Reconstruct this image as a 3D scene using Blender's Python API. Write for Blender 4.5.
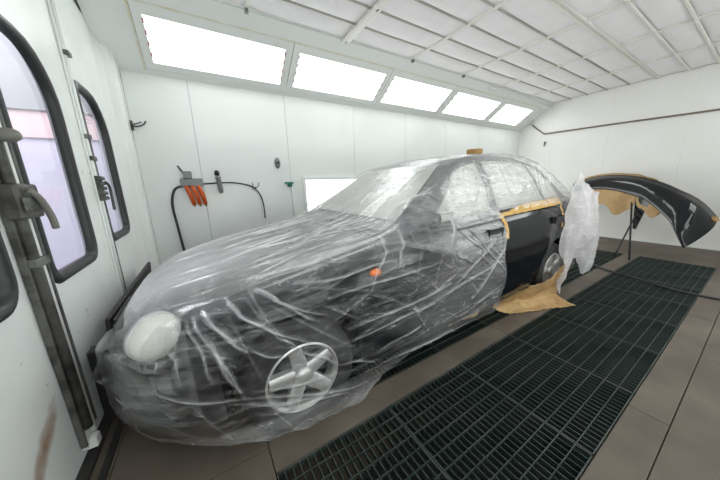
import bpy, bmesh, math, random
import numpy as np
from mathutils import Vector, Matrix

# ---------------------------------------------------------------- clear, camera, world, lights
for o in list(bpy.data.objects): bpy.data.objects.remove(o)
S = bpy.context.scene
COL = S.collection
PI = math.pi
random.seed(4)
RNG = np.random.RandomState(7)

CAM_H = 1.212
yaw, pitch, roll = math.radians(58.69), math.radians(-12.58), math.radians(-1.71)
fw = Vector((math.cos(yaw)*math.cos(pitch), math.sin(yaw)*math.cos(pitch), math.sin(pitch)))
rt = Vector((math.sin(yaw), -math.cos(yaw), 0))
up = rt.cross(fw)
rt2 = math.cos(roll)*rt + math.sin(roll)*up
up2 = -math.sin(roll)*rt + math.cos(roll)*up
cam_data = bpy.data.cameras.new('camera')
cam = bpy.data.objects.new('camera', cam_data)
COL.objects.link(cam)
m = Matrix((rt2, up2, -fw)).transposed().to_4x4()
m.translation = Vector((0, 0, CAM_H))
cam.matrix_world = m
cam_data.sensor_width = 36.0
cam_data.lens = 36.0*250.7/720.0
cam_data.clip_start = 0.02
cam_data.clip_end = 60
S.camera = cam

W = bpy.data.worlds.new('world'); S.world = W
W.use_nodes = True
W.node_tree.nodes['Background'].inputs[0].default_value = (0.80, 0.85, 0.95, 1)
W.node_tree.nodes['Background'].inputs[1].default_value = 0.5
S.view_settings.view_transform = 'Standard'
S.view_settings.look = 'None'
S.view_settings.gamma = 1
S.view_settings.use_curve_mapping = False
S.view_settings.exposure = 0.06
LAMP = 5.2           # light panels of the booth
try:
    S.cycles.max_bounces = 14
    S.cycles.diffuse_bounces = 8
    S.cycles.transparent_max_bounces = 16
except Exception: pass

def area_light(name, loc, rot, sx, sy, power, color=(1, 1, 1)):
    d = bpy.data.lights.new(name, 'AREA'); d.shape = 'RECTANGLE'; d.size = sx; d.size_y = sy
    d.energy = power; d.color = color
    o = bpy.data.objects.new(name, d); COL.objects.link(o); o.location = loc; o.rotation_euler = rot
    return o
# lamp of the workshop outside the booth doors
area_light('workshop_lamp', (-2.3, 3.4, 3.5), (0, 0, 0), 1.6, 2.5, 125, (0.97, 0.97, 1.0))

# ---------------------------------------------------------------- helpers
def tag(o, label=None, cat=None, group=None, kind=None):
    if label: o['label'] = label
    if cat: o['category'] = cat
    if group: o['group'] = group
    if kind: o['kind'] = kind
    return o

def empty(name, loc=(0, 0, 0), rz=0, label=None, cat=None, group=None, kind=None):
    o = bpy.data.objects.new(name, None); COL.objects.link(o)
    o.location = loc; o.rotation_euler = (0, 0, rz); o.empty_display_size = 0.1
    return tag(o, label, cat, group, kind)

def mesh_obj(name, V, F, mat, parent=None, smooth=False, loc=None):
    me = bpy.data.meshes.new(name)
    me.from_pydata([tuple(v) for v in V], [], [tuple(f) for f in F])
    me.validate(); me.update()
    if smooth:
        me.polygons.foreach_set('use_smooth', [True]*len(me.polygons))
    if mat: me.materials.append(mat)
    o = bpy.data.objects.new(name, me); COL.objects.link(o)
    if parent: o.parent = parent
    if loc: o.location = loc
    return o

class MB:
    """collects simple shapes and links them as one mesh"""
    def __init__(s): s.V = []; s.F = []
    def add(s, V, F):
        n = len(s.V); s.V += [tuple(v) for v in V]; s.F += [tuple(i+n for i in f) for f in F]; return s
    def box(s, x0, x1, y0, y1, z0, z1, M=None):
        V = [Vector((x, y, z)) for x in (x0, x1) for y in (y0, y1) for z in (z0, z1)]
        if M: V = [M @ v for v in V]
        return s.add(V, [(0,1,3,2), (4,6,7,5), (0,4,5,1), (2,3,7,6), (0,2,6,4), (1,5,7,3)])
    def bbox(s, x0, x1, y0, y1, z0, z1, b=0.004, M=None):
        """box with bevelled edges"""
        bm = bmesh.new(); bmesh.ops.create_cube(bm, size=1)
        for v in bm.verts:
            v.co = Vector(((x0+x1)/2+v.co.x*(x1-x0), (y0+y1)/2+v.co.y*(y1-y0), (z0+z1)/2+v.co.z*(z1-z0)))
        bmesh.ops.bevel(bm, geom=bm.edges[:], offset=b, segments=2, affect='EDGES', profile=0.5)
        bm.verts.index_update()
        V = [(M @ v.co) if M else v.co.copy() for v in bm.verts]; F = [[v.index for v in f.verts] for f in bm.faces]
        bm.free(); return s.add(V, F)
    def tube(s, pts, r, n=8, caps=True):
        pts = [Vector(p) for p in pts]; rr = r if isinstance(r, (list, tuple)) else [r]*len(pts)
        V = []; F = []; t0 = (pts[1]-pts[0]).normalized()
        a = Vector((0, 0, 1)) if abs(t0.z) < 0.9 else Vector((1, 0, 0))
        u = t0.cross(a).normalized()
        for i, p in enumerate(pts):
            t = (pts[min(i+1, len(pts)-1)] - pts[max(i-1, 0)]).normalized()
            u = (u - t*u.dot(t)).normalized(); w = t.cross(u)
            for k in range(n):
                an = 2*PI*k/n; V.append(p + (u*math.cos(an)+w*math.sin(an))*rr[i])
        for i in range(len(pts)-1):
            for k in range(n):
                F.append((i*n+k, i*n+(k+1) % n, (i+1)*n+(k+1) % n, (i+1)*n+k))
        if caps: F.append(tuple(range(n))[::-1]); F.append(tuple(range((len(pts)-1)*n, len(pts)*n)))
        return s.add(V, F)
    def lathe(s, prof, n=24, M=None, closed=False):
        """prof: (radius, height) about z"""
        V = []; F = []
        for (r, z) in prof:
            for k in range(n):
                an = 2*PI*k/n; v = Vector((r*math.cos(an), r*math.sin(an), z)); V.append(M @ v if M else v)
        L = len(prof)
        for i in range(L if closed else L-1):
            j = (i+1) % L
            for k in range(n): F.append((i*n+k, i*n+(k+1) % n, j*n+(k+1) % n, j*n+k))
        if not closed: F.append(tuple(range(n))[::-1]); F.append(tuple(range((L-1)*n, L*n)))
        return s.add(V, F)
    def build(s, name, mat, parent=None, smooth=False, loc=None):
        return mesh_obj(name, s.V, s.F, mat, parent, smooth, loc)

def smooth_by_angle(o, ang=35):
    me = o.data
    me.polygons.foreach_set('use_smooth', [True]*len(me.polygons))
    try: me.set_sharp_from_angle(angle=math.radians(ang))
    except Exception: pass
    return o

def catmull(P, n=8):
    P = [Vector(p) for p in P]; out = []
    for i in range(len(P)-1):
        a = P[max(i-1, 0)]; b = P[i]; c = P[i+1]; d = P[min(i+2, len(P)-1)]
        for k in range(n):
            t = k/n
            out.append(0.5*((2*b)+(c-a)*t+(2*a-5*b+4*c-d)*t*t+(-a+3*b-3*c+d)*t**3))
    out.append(P[-1]); return out

# ---------------------------------------------------------------- materials
def srgb(r, g, b):
    f = lambda c: (c/255/12.92) if c/255 <= 0.04045 else ((c/255+0.055)/1.055)**2.4
    return (f(r), f(g), f(b), 1)

def mat(name, col, rough=0.5, metal=0.0, noise=None, bump=0.0, bscale=60, coat=0, spec=0.5):
    """noise = (second colour, scale, lo, hi): noise driven mix of two colours"""
    m = bpy.data.materials.new(name); m.use_nodes = True
    nt = m.node_tree; N = nt.nodes; L = nt.links; b = N['Principled BSDF']
    b.inputs['Base Color'].default_value = col; b.inputs['Roughness'].default_value = rough
    b.inputs['Metallic'].default_value = metal
    b.inputs['Specular IOR Level'].default_value = spec
    if coat: b.inputs['Coat Weight'].default_value = coat; b.inputs['Coat Roughness'].default_value = 0.04
    tc = N.new('ShaderNodeTexCoord')
    if noise:
        n = N.new('ShaderNodeTexNoise'); n.inputs['Scale'].default_value = noise[1]; n.inputs['Detail'].default_value = 6
        L.new(tc.outputs['Object'], n.inputs['Vector'])
        r = N.new('ShaderNodeMapRange'); r.inputs[1].default_value = noise[2]; r.inputs[2].default_value = noise[3]
        L.new(n.outputs['Fac'], r.inputs[0])
        mx = N.new('ShaderNodeMix'); mx.data_type = 'RGBA'
        mx.inputs[6].default_value = col; mx.inputs[7].default_value = noise[0]
        L.new(r.outputs[0], mx.inputs[0]); L.new(mx.outputs[2], b.inputs['Base Color'])
        m['mix'] = mx.name
    if bump:
        n2 = N.new('ShaderNodeTexNoise'); n2.inputs['Scale'].default_value = bscale; n2.inputs['Detail'].default_value = 5
        L.new(tc.outputs['Object'], n2.inputs['Vector'])
        bp = N.new('ShaderNodeBump'); bp.inputs['Strength'].default_value = bump; bp.inputs['Distance'].default_value = 0.01
        L.new(n2.outputs['Fac'], bp.inputs['Height']); L.new(bp.outputs[0], b.inputs['Normal'])
    return m

def emit(name, col, strength):
    m = bpy.data.materials.new(name); m.use_nodes = True; N = m.node_tree.nodes; L = m.node_tree.links
    N.remove(N['Principled BSDF']); e = N.new('ShaderNodeEmission')
    e.inputs[0].default_value = col; e.inputs[1].default_value = strength
    L.new(e.outputs[0], N['Material Output'].inputs[0]); return m

M = {}
M['wall'] = mat('white_lacquered_steel', (0.87, 0.90, 0.885, 1), 0.2, noise=((0.83, 0.855, 0.84, 1), 1.6, .45, .75), bump=.05, bscale=9)
M['wall_warm'] = mat('cream_lacquered_steel', (0.88, 0.875, 0.85, 1), 0.35, noise=((0.84, 0.83, 0.80, 1), 1.6, .4, .75), bump=.05, bscale=9)
M['trim'] = mat('pale_trim_paint', (0.84, 0.86, 0.84, 1), 0.4)
M['sealant'] = mat('yellowed_sealant', (0.72, 0.69, 0.50, 1), 0.7, noise=((0.78, 0.78, .70, 1), 9, .4, .6))
M['seam'] = mat('seam_shadow_grey', (0.35, 0.40, 0.39, 1), 0.8)
M['filter'] = mat('ceiling_filter_fleece', (0.94, 0.915, 0.93, 1), 0.95, noise=((0.91, 0.885, 0.90, 1), 7, .4, .7), bump=.2, bscale=40)
M['beam'] = mat('cream_ceiling_profile', (0.82, 0.81, 0.76, 1), 0.45)
M['bar_dark'] = mat('grey_ceiling_joint', (0.46, 0.45, 0.40, 1), 0.6)
M['lamp'] = emit('light_panel', (0.96, 1.0, 0.985, 1), LAMP)
M['lamp_low'] = emit('low_light_panel', (0.97, 1.0, 0.99, 1), 3.2)
M['floor'] = mat('brown_grey_floor_paint', srgb(88, 79, 70), 0.62, noise=(srgb(112, 102, 91), 2.6, .42, .72), bump=.25, bscale=30)
M['curb'] = mat('dark_grey_metal_track', srgb(70, 68, 66), 0.55, metal=.3, noise=(srgb(38, 38, 38), 5, .4, .65))
M['pit'] = mat('dark_pit', (0.012, 0.013, 0.014, 1), 0.9)
M['grate'] = mat('grey_green_steel_grating', srgb(66, 76, 72), 0.5, metal=.45, noise=(srgb(38, 58, 55), 3.0, .45, .65))
M['grate_top'] = mat('worn_grating_edge', srgb(84, 88, 84), 0.42, metal=.45, noise=(srgb(60, 72, 68), 5, .4, .6))
M['grate_mid'] = mat('dull_grating_bar', srgb(70, 76, 72), 0.5, metal=.4, noise=(srgb(44, 56, 54), 4, .4, .6))
M['gasket'] = mat('black_rubber_gasket', (0.022, 0.024, 0.025, 1), 0.38)
M['rod'] = mat('worn_grey_steel', srgb(120, 122, 118), 0.45, metal=.35, noise=(srgb(66, 67, 64), 11, .42, .62), bump=.3, bscale=25)
M['rod_dark'] = mat('dark_worn_steel', srgb(98, 98, 94), 0.5, metal=.2, noise=(srgb(58, 58, 56), 12, .42, .62))
M['lever'] = mat('grey_lever_paint', srgb(126, 126, 118), 0.5, metal=.1)
M['black_hose'] = mat('black_hose_rubber', (0.03, 0.03, 0.032, 1), 0.5)
M['brown_pipe'] = mat('brown_stained_pipe', srgb(120, 108, 94), 0.5)
M['orange'] = mat('orange_plastic', srgb(205, 92, 26), 0.4, noise=(srgb(190, 60, 15), 40, .5, .6))
M['grey_metal'] = mat('grey_cast_metal', srgb(130, 134, 134), 0.4, metal=.4)
M['green'] = mat('teal_green_plastic', srgb(30, 120, 100), 0.4)
M['paint'] = mat('black_car_paint', (0.005, 0.006, 0.008, 1), 0.08, spec=.4)
M['paint_primer'] = mat('dull_black_car_body', (0.014, 0.014, 0.016, 1), 0.30)
M['plastic_black'] = mat('black_plastic', (0.015, 0.015, 0.016, 1), 0.45)
M['glass_pale'] = mat('painted_light_car_glass', (0.50, 0.50, 0.475, 1), 0.3, noise=((0.42, 0.41, 0.36, 1), 4, .4, .7))  # pale tone stands in for the bright wall seen through film and glass
M['tyre'] = mat('tyre_rubber', (0.02, 0.02, 0.021, 1), 0.75)
M['rim'] = mat('silver_alloy', (0.62, 0.62, 0.61, 1), 0.3, metal=.6)
M['lens'] = mat('pale_headlight_lens', (0.64, 0.64, 0.60, 1), 0.2)
M['indicator'] = mat('orange_indicator_lens', srgb(240, 120, 30), 0.25)
M['tape'] = mat('masking_tape_yellow', srgb(216, 180, 110), 0.7, noise=(srgb(196, 154, 88), 14, .4, .6), bump=.4, bscale=50)
M['kraft'] = mat('brown_kraft_paper', srgb(188, 158, 112), 0.75, noise=(srgb(166, 134, 90), 5, .4, .65), bump=.3, bscale=20)
M['card'] = mat('cardboard_core', srgb(176, 138, 84), 0.8)
M['board'] = mat('dark_grey_board', srgb(58, 54, 54), 0.6, noise=(srgb(44, 41, 42), 6, .4, .6))
M['outer_lav'] = mat('workshop_wall_lavender_white', (0.80, 0.78, 0.88, 1), 0.6, noise=((0.72, 0.68, 0.82, 1), 1.4, .4, .65))
M['outer_pink'] = mat('workshop_wall_pink', (0.86, 0.68, 0.68, 1), 0.6)
M['outer_grey'] = mat('workshop_wall_grey', (0.42, 0.43, 0.44, 1), 0.6)

# door steel: pale with rust stains and grime of its own
def door_mat():
    m = mat('scuffed_door_steel', (0.86, 0.89, 0.87, 1), 0.36, noise=((0.80, 0.83, 0.81, 1), 2.5, .45, .7), bump=.04, bscale=10)
    nt = m.node_tree; N = nt.nodes; L = nt.links; b = N['Principled BSDF']
    prev = b.inputs['Base Color'].links[0].from_socket
    g = N.new('ShaderNodeNewGeometry')
    # rust patch near the foot of the near door leaf: stretched blob round a world point
    mp = N.new('ShaderNodeVectorMath'); mp.operation = 'SUBTRACT'; mp.inputs[1].default_value = (-0.63, 1.26, 0.29)
    L.new(g.outputs['Position'], mp.inputs[0])
    sp = N.new('ShaderNodeSeparateXYZ'); L.new(mp.outputs[0], sp.inputs[0])
    def math_(op, a, bb, c=None):
        n = N.new('ShaderNodeMath'); n.operation = op
        for i, v in enumerate((a, bb)):
            if isinstance(v, (int, float)): n.inputs[i].default_value = v
            elif v is not None: L.new(v, n.inputs[i])
        return n.outputs[0]
    # rotated axes (diagonal streak)
    a = math_('ADD', math_('MULTIPLY', sp.outputs[1], .80), math_('MULTIPLY', sp.outputs[2], .60))
    c = math_('SUBTRACT', math_('MULTIPLY', sp.outputs[2], .80), math_('MULTIPLY', sp.outputs[1], .60))
    d2 = math_('ADD', math_('POWER', math_('ABSOLUTE', math_('DIVIDE', a, .17), None), 2.0), math_('POWER', math_('ABSOLUTE', math_('DIVIDE', c, .045), None), 2.0))
    no = N.new('ShaderNodeTexNoise'); no.inputs['Scale'].default_value = 14; no.inputs['Detail'].default_value = 5
    L.new(g.outputs['Position'], no.inputs['Vector'])
    v = math_('SUBTRACT', math_('MULTIPLY', no.outputs['Fac'], 2.0), d2)
    r = N.new('ShaderNodeMapRange'); r.inputs[1].default_value = -.2; r.inputs[2].default_value = 1.2; r.inputs[4].default_value = .95
    L.new(v, r.inputs[0])
    mx = N.new('ShaderNodeMix'); mx.data_type = 'RGBA'; mx.inputs[7].default_value = srgb(150, 112, 76)
    L.new(r.outputs[0], mx.inputs[0]); L.new(prev, mx.inputs[6])
    # dark scuffs
    n3 = N.new('ShaderNodeTexNoise'); n3.inputs['Scale'].default_value = 26; n3.inputs['Detail'].default_value = 3
    L.new(g.outputs['Position'], n3.inputs['Vector'])
    r3 = N.new('ShaderNodeMapRange'); r3.inputs[1].default_value = .70; r3.inputs[2].default_value = .78; r3.inputs[4].default_value = .6
    L.new(n3.outputs['Fac'], r3.inputs[0])
    mx2 = N.new('ShaderNodeMix'); mx2.data_type = 'RGBA'; mx2.inputs[7].default_value = (.2, .21, .2, 1)
    L.new(r3.outputs[0], mx2.inputs[0]); L.new(mx.outputs[2], mx2.inputs[6])
    L.new(mx2.outputs[2], b.inputs['Base Color'])
    return m
M['door'] = door_mat()

def pane_mat():
    m = bpy.data.materials.new('window_pane'); m.use_nodes = True; N = m.node_tree.nodes; L = m.node_tree.links
    N.remove(N['Principled BSDF'])
    t = N.new('ShaderNodeBsdfTransparent'); t.inputs[0].default_value = (.97, .96, 1, 1)
    g = N.new('ShaderNodeBsdfGlossy'); g.inputs['Roughness'].default_value = .03
    d = N.new('ShaderNodeBsdfDiffuse'); d.inputs[0].default_value = (.85, .84, .90, 1)
    f = N.new('ShaderNodeFresnel'); f.inputs[0].default_value = 1.45
    m1 = N.new('ShaderNodeMixShader'); m1.inputs[0].default_value = .10
    L.new(t.outputs[0], m1.inputs[1]); L.new(d.outputs[0], m1.inputs[2])
    m2 = N.new('ShaderNodeMixShader'); L.new(f.outputs[0], m2.inputs[0])
    L.new(m1.outputs[0], m2.inputs[1]); L.new(g.outputs[0], m2.inputs[2])
    L.new(m2.outputs[0], N['Material Output'].inputs[0]); return m
M['pane'] = pane_mat()

def film_mat(name, base, gain, tint=(.90, .91, .92, 1), rough=.16, stretch=(2.0, 2.0, 9.0)):
    """thin clear masking film: see-through, whiter where folded, doubled or painted with panel reflection (vertex attribute 'layers')"""
    m = bpy.data.materials.new(name); m.use_nodes = True; N = m.node_tree.nodes; L = m.node_tree.links
    N.remove(N['Principled BSDF'])
    tc = N.new('ShaderNodeTexCoord')
    at = N.new('ShaderNodeAttribute'); at.attribute_name = 'film_whiteness'
    mp = N.new('ShaderNodeMapping'); mp.inputs['Scale'].default_value = stretch
    mp.inputs['Rotation'].default_value = (0.0, .6, 0)
    L.new(tc.outputs['Object'], mp.inputs[0])
    n = N.new('ShaderNodeTexNoise'); n.inputs['Scale'].default_value = 2.2; n.inputs['Detail'].default_value = 8; n.inputs['Roughness'].default_value = .62
    n.inputs['Distortion'].default_value = .8
    L.new(mp.outputs[0], n.inputs['Vector'])
    r = N.new('ShaderNodeMapRange'); r.inputs[1].default_value = .38; r.inputs[2].default_value = .78; r.inputs[3].default_value = -.4; r.inputs[4].default_value = 1.0
    L.new(n.outputs['Fac'], r.inputs[0])
    mul = N.new('ShaderNodeMath'); mul.operation = 'MULTIPLY_ADD'; mul.inputs[1].default_value = .10; mul.inputs[2].default_value = base
    L.new(r.outputs[0], mul.inputs[0])
    ad = N.new('ShaderNodeMath'); ad.operation = 'MULTIPLY_ADD'; ad.inputs[1].default_value = gain; ad.use_clamp = True
    L.new(at.outputs['Fac'], ad.inputs[0]); L.new(mul.outputs[0], ad.inputs[2])
    prev = ad.outputs[0]
    for (sc, rot, st, amt) in ((3.0, (.3, .9, .2), (1.0, 1.0, 3.2), .17), (4.5, (0, -.7, .5), (1.0, 1.4, 3.6), .13), (8.0, (.8, .2, 1.1), (1, 1, 2.4), .10)):
        m_ = N.new('ShaderNodeMapping'); m_.inputs['Rotation'].default_value = rot; m_.inputs['Scale'].default_value = st
        L.new(tc.outputs['Object'], m_.inputs[0])
        q = N.new('ShaderNodeTexNoise'); q.inputs['Scale'].default_value = sc; q.inputs['Detail'].default_value = 2; q.inputs['Distortion'].default_value = .5
        L.new(m_.outputs[0], q.inputs['Vector'])
        a1 = N.new('ShaderNodeMath'); a1.operation = 'SUBTRACT'; a1.inputs[1].default_value = .5; L.new(q.outputs['Fac'], a1.inputs[0])
        a2 = N.new('ShaderNodeMath'); a2.operation = 'ABSOLUTE'; L.new(a1.outputs[0], a2.inputs[0])
        a3 = N.new('ShaderNodeMapRange'); a3.inputs[1].default_value = .0; a3.inputs[2].default_value = .022; a3.inputs[3].default_value = amt; a3.inputs[4].default_value = 0
        L.new(a2.outputs[0], a3.inputs[0])
        a4 = N.new('ShaderNodeMath'); a4.operation = 'MULTIPLY'; L.new(a3.outputs[0], a4.inputs[0])
        a5 = N.new('ShaderNodeMapRange'); a5.inputs[1].default_value = .42; a5.inputs[2].default_value = .62; L.new(n.outputs['Fac'], a5.inputs[0]); L.new(a5.outputs[0], a4.inputs[1])
        a6 = N.new('ShaderNodeMath'); a6.operation = 'ADD'; a6.use_clamp = True; L.new(prev, a6.inputs[0]); L.new(a4.outputs[0], a6.inputs[1]); prev = a6.outputs[0]
    t = N.new('ShaderNodeBsdfTransparent'); t.inputs[0].default_value = (.97, .97, .97, 1)
    d = N.new('ShaderNodeBsdfDiffuse'); d.inputs[0].default_value = tint
    tl = N.new('ShaderNodeBsdfTranslucent'); tl.inputs[0].default_value = tint
    bp = N.new('ShaderNodeBump'); bp.inputs['Strength'].default_value = .3; bp.inputs['Distance'].default_value = .02
    L.new(n.outputs['Fac'], bp.inputs['Height'])
    g = N.new('ShaderNodeBsdfGlossy'); g.inputs['Roughness'].default_value = rough
    L.new(bp.outputs[0], g.inputs['Normal']); L.new(bp.outputs[0], d.inputs['Normal'])
    m1 = N.new('ShaderNodeMixShader'); m1.inputs[0].default_value = .35
    L.new(d.outputs[0], m1.inputs[1]); L.new(tl.outputs[0], m1.inputs[2])
    m2 = N.new('ShaderNodeMixShader'); L.new(prev, m2.inputs[0])
    L.new(t.outputs[0], m2.inputs[1]); L.new(m1.outputs[0], m2.inputs[2])
    fr_ = N.new('ShaderNodeLayerWeight'); fr_.inputs[0].default_value = .25
    f = N.new('ShaderNodeMath'); f.operation = 'MULTIPLY_ADD'; f.inputs[1].default_value = .20; f.inputs[2].default_value = .02
    L.new(fr_.outputs['Fresnel'], f.inputs[0])
    m3 = N.new('ShaderNodeMixShader'); L.new(f.outputs[0], m3.inputs[0])
    L.new(m2.outputs[0], m3.inputs[1]); L.new(g.outputs[0], m3.inputs[2])
    L.new(m3.outputs[0], N['Material Output'].inputs[0]); return m
M['film'] = film_mat('clear_masking_film', .02, .72, rough=.22)
M['film_rear'] = film_mat('clear_masking_film_bunched', .56, .5, rough=.3, tint=(.92, .90, .92, 1))

# ---------------------------------------------------------------- the booth shell
X0, X1, Y0, Y1, ZC, ZS = -0.63, 6.92, -0.60, 3.57, 2.84, 2.38
YC1, YC0 = 2.90, 0.13              # filter ceiling between these
def struct(name, mb, mt, parent=None, kind=True):
    o = mb.build(name, mt, parent)
    if kind and parent is None: o['kind'] = 'structure'
    return o

# long wall with the lamp strip above it
wf = struct('wall_far', MB().box(X0, X1, Y1+.012, Y1+.08, 0, 3.0), M['seam'])
edges = [-0.53, 0.018, 1.07, 2.12, 3.17, 4.22, 5.27, 6.32, 6.92]
for a, b in zip(edges[:-1], edges[1:]):
    MB().bbox(a+.002, b-.002, Y1, Y1+.02, 0.0, ZS, .0015).build('wall_panel', M['wall'], wf)
# gable wall behind the bumper
wr = struct('wall_right', MB().box(X1+.012, X1+.08, Y0, Y1, 0, 3.0), M['seam'])
ys = [Y0, -.03, .95, 1.92, 2.88, Y1]
for a, b in zip(ys[:-1], ys[1:]):
    MB().bbox(X1, X1+.02, a+.002, b-.002, 0.03, ZC+.02, .0015).build('wall_panel', M['wall_warm'], wr)
for y in ys[1:-1]:
    MB().bbox(X1-.005, X1+.003, y-.028, y+.028, 0.03, ZC, .002).build('seam_strip', M['wall_warm'], wr)
MB().box(X1-.012, X1, Y0, Y1, 0, .035).build('base_strip', M['trim'], wr)
# near long wall, behind the camera
wn = struct('wall_near', MB().box(X0, X1, Y0-.08, Y0-.012, 0, 3.0), M['seam'])
for a, b in zip(edges[:-1], edges[1:]):
    MB().bbox(a+.002, b-.002, Y0-.02, Y0, 0.0, ZS, .0015).build('wall_panel', M['wall'], wn)

# slanted light troughs (soffits) on both long sides
def soffit(side):
    ya = Y1 if side > 0 else Y0
    yb = YC1 if side > 0 else YC0
    sg = 1 if side > 0 else -1
    def P(x, s, off=0.0):          # s 0 = wall edge .. 1 = ceiling edge, off = out of the slope into the room
        y = ya+(yb-ya)*s; z = ZS+(ZC-ZS)*s
        n = Vector((0, (ZC-ZS)*-sg, -abs(yb-ya))).normalized()
        return Vector((x, y, z)) + n*off
    def slab(mb, x0, x1, s0, s1, o0, o1, xs0=None, xs1=None):
        a0, a1 = (x0, x0) if xs0 is None else xs0
        b0, b1 = (x1, x1) if xs1 is None else xs1
        V = [P(a0, s0, o0), P(b0, s0, o0), P(b1, s1, o0), P(a1, s1, o0), P(a0, s0, o1), P(b0, s0, o1), P(b1, s1, o1), P(a1, s1, o1)]
        mb.add(V, [(0,1,2,3), (7,6,5,4), (0,4,5,1), (1,5,6,2), (2,6,7,3), (3,7,4,0)])
    name = 'trim_1' if side > 0 else 'trim_2'
    mb = MB(); slab(mb, X0, X1, 0, 1, -.03, -.012)
    st = struct(name, mb, M['trim'])
    for (s0, s1, nm) in ((0, .07, 'lower_rail'), (.80, 1.0, 'upper_rail')):
        mb = MB(); slab(mb, X0, X1, s0, s1, -.012, .012); mb.build(nm, M['trim'], st)
    mb = MB(); slab(mb, X0, -.32, .07, .80, -.012, .006); mb.build('end_plate', M['wall'], st)
    mb = MB(); slab(mb, 6.62, X1, .07, .80, -.012, .006); mb.build('end_plate', M['wall'], st)
    mb = MB(); slab(mb, -.33, -.312, .05, .93, -.01, .016); slab(mb, -.33, 6.66, .80, .815, -.01, .016); mb.build('sealant_bead', M['sealant'], st)
    xs = [(-.235, 1.0), (1.165, 2.40), (2.55, 3.77), (3.94, 5.21), (5.40, 6.46)]
    labels = ['longest', 'second', 'third', 'fourth', 'last']
    for i, (a, b) in enumerate(xs):
        cx = (a+b)/2
        c = P(cx, .4)
        if side > 0:
            lab = ['wide glowing light panel nearest the door corner above the far wall', 'glowing light panel second from the door corner, above the far wall',
                   'middle one of the five glowing light panels above the far wall', 'glowing light panel second from the bumper end above the far wall',
                   'smallest looking glowing light panel, at the corner beside the cable bend'][i]
        else:
            lab = ['first', 'second', 'middle', 'fourth', 'last'][i]+' glowing light panel from the doors, in the slanted strip behind the photographer'
        t = empty('light_panel', c, 0, lab, 'light', 'slanted light panels')
        pre = 0 if i == 0 else (xs[i-1][1]+a)/2 - a
        L = xs[i-1][1] if i else -.31
        R = xs[i+1][0] if i < 4 else 6.62
        xl = (L+a)/2 if i else -.312; xr = (R+b)/2 if i < 4 else 6.62
        def local(mb):
            mb.V = [tuple(Vector(v)-c) for v in mb.V]; return mb
        mb = MB(); slab(mb, a, b, .17, .68, -.008, -.002); local(mb).build('diffuser', M['lamp'], t)
        mb = MB(); slab(mb, xl+.004, xr-.004, .075, .165, -.008, .012); slab(mb, xl+.004, xr-.004, .685, .795, -.008, .012)
        slab(mb, xl+.004, a, .165, .685, -.008, .012); slab(mb, b, xr-.004, .165, .685, -.008, .012)
        local(mb).build('frame', M['trim'], t)
        if side > 0:
            for xx in (a, b):
                for k in range(4):
                    s = .25+.12*k
                    mb = MB(); slab(mb, xx-.006, xx+.006, s, s+.045, .010, .02)
                    local(mb).build('clip', M['clip'] if i == 0 else M['grey_metal'], t)
    return st
M['clip'] = mat('dull_red_clip', srgb(170, 96, 92), .5)
soffit(1); soffit(-1)

# ceiling: slab, filter pillows, beams and bars
ce = struct('ceiling', MB().box(X0, X1+.08, Y0-.1, Y1+.1, ZC+.14, ZC+.2), M['seam'])
MB().box(X0, X1, YC1-.03, YC1, ZC-.0, ZC+.15).build('filter_edge', M['trim'], ce)
MB().box(X0, X1, YC0, YC0+.03, ZC-.0, ZC+.15).build('filter_edge', M['trim'], ce)
yl = [2.885, 2.60, 2.315, 2.02, 1.72, 1.38, 1.04, .755, .46, .145]
xb = [-.63, .58, 1.63, 2.66, 3.73, 4.78, 5.88, 6.92]
pillows = {}
for i in range(len(xb)-1):
    for j in range(len(yl)-1):
        xa, xz, yz, ya = xb[i], xb[i+1], yl[j], yl[j+1]
        key = (round(xz-xa, 3), round(yz-ya, 3))
        if key not in pillows:
            nx, ny = 10, 8; V = []; F = []
            for a in range(nx+1):
                for b in range(ny+1):
                    u, v = a/nx, b/ny
                    s = (1-(2*u-1)**4)*(1-(2*v-1)**2)**.8
                    V.append(((u-.5)*(key[0]-.03), (v-.5)*(key[1]-.006), .014-.040*s))
            for a in range(nx):
                for b in range(ny):
                    p = a*(ny+1)+b; F.append((p, p+1, p+ny+2, p+ny+1))
            o = mesh_obj('filter_panel', V, F, M['filter'], ce, True); pillows[key] = o
        else:
            o = pillows[key].copy(); COL.objects.link(o)
        o.location = ((xa+xz)/2, (ya+yz)/2, ZC)
for x in xb[1:-1]:
    MB().bbox(x-.017, x+.017, YC0, YC1, ZC-.012, ZC+.03, .004).build('ceiling_beam', M['beam'], ce)
mb = MB(); mb.bbox(1.59, 1.67, 2.0, 2.90, ZC-.045, ZC-.02, .005); mb.build('bracket_rail', M['beam'], ce)
for x, y in ((1.63, 2.86), (1.63, 2.24), (.58, 2.86), (2.66, 2.86), (3.73, 2.86)):
    MB().bbox(x-.014, x+.014, y-.022, y+.022, ZC-.045, ZC-.012, .004).build('beam_clip', M['grey_metal'], ce)
for y in yl[1:-1]:
    if y in (1.38, 1.04, .755):
        mb = MB()
        if y == 1.38:
            mb.bbox(X0, X1, y-.032, y-.012, ZC-.016, ZC+.03, .004); mb.bbox(X0, X1, y+.012, y+.032, ZC-.016, ZC+.03, .004); mb.box(X0, X1, y-.02, y+.02, ZC+.0, ZC+.02)
        else:
            mb.tube([(X0, y, ZC-.004), (X1, y, ZC-.004)], .014, 10)
        mb.build('ceiling_bar', M['beam'], ce)
    else:
        MB().box(X0, X1, y-.006, y+.006, ZC-.003, ZC+.04).build('ceiling_bar', M['bar_dark'], ce)

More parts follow.
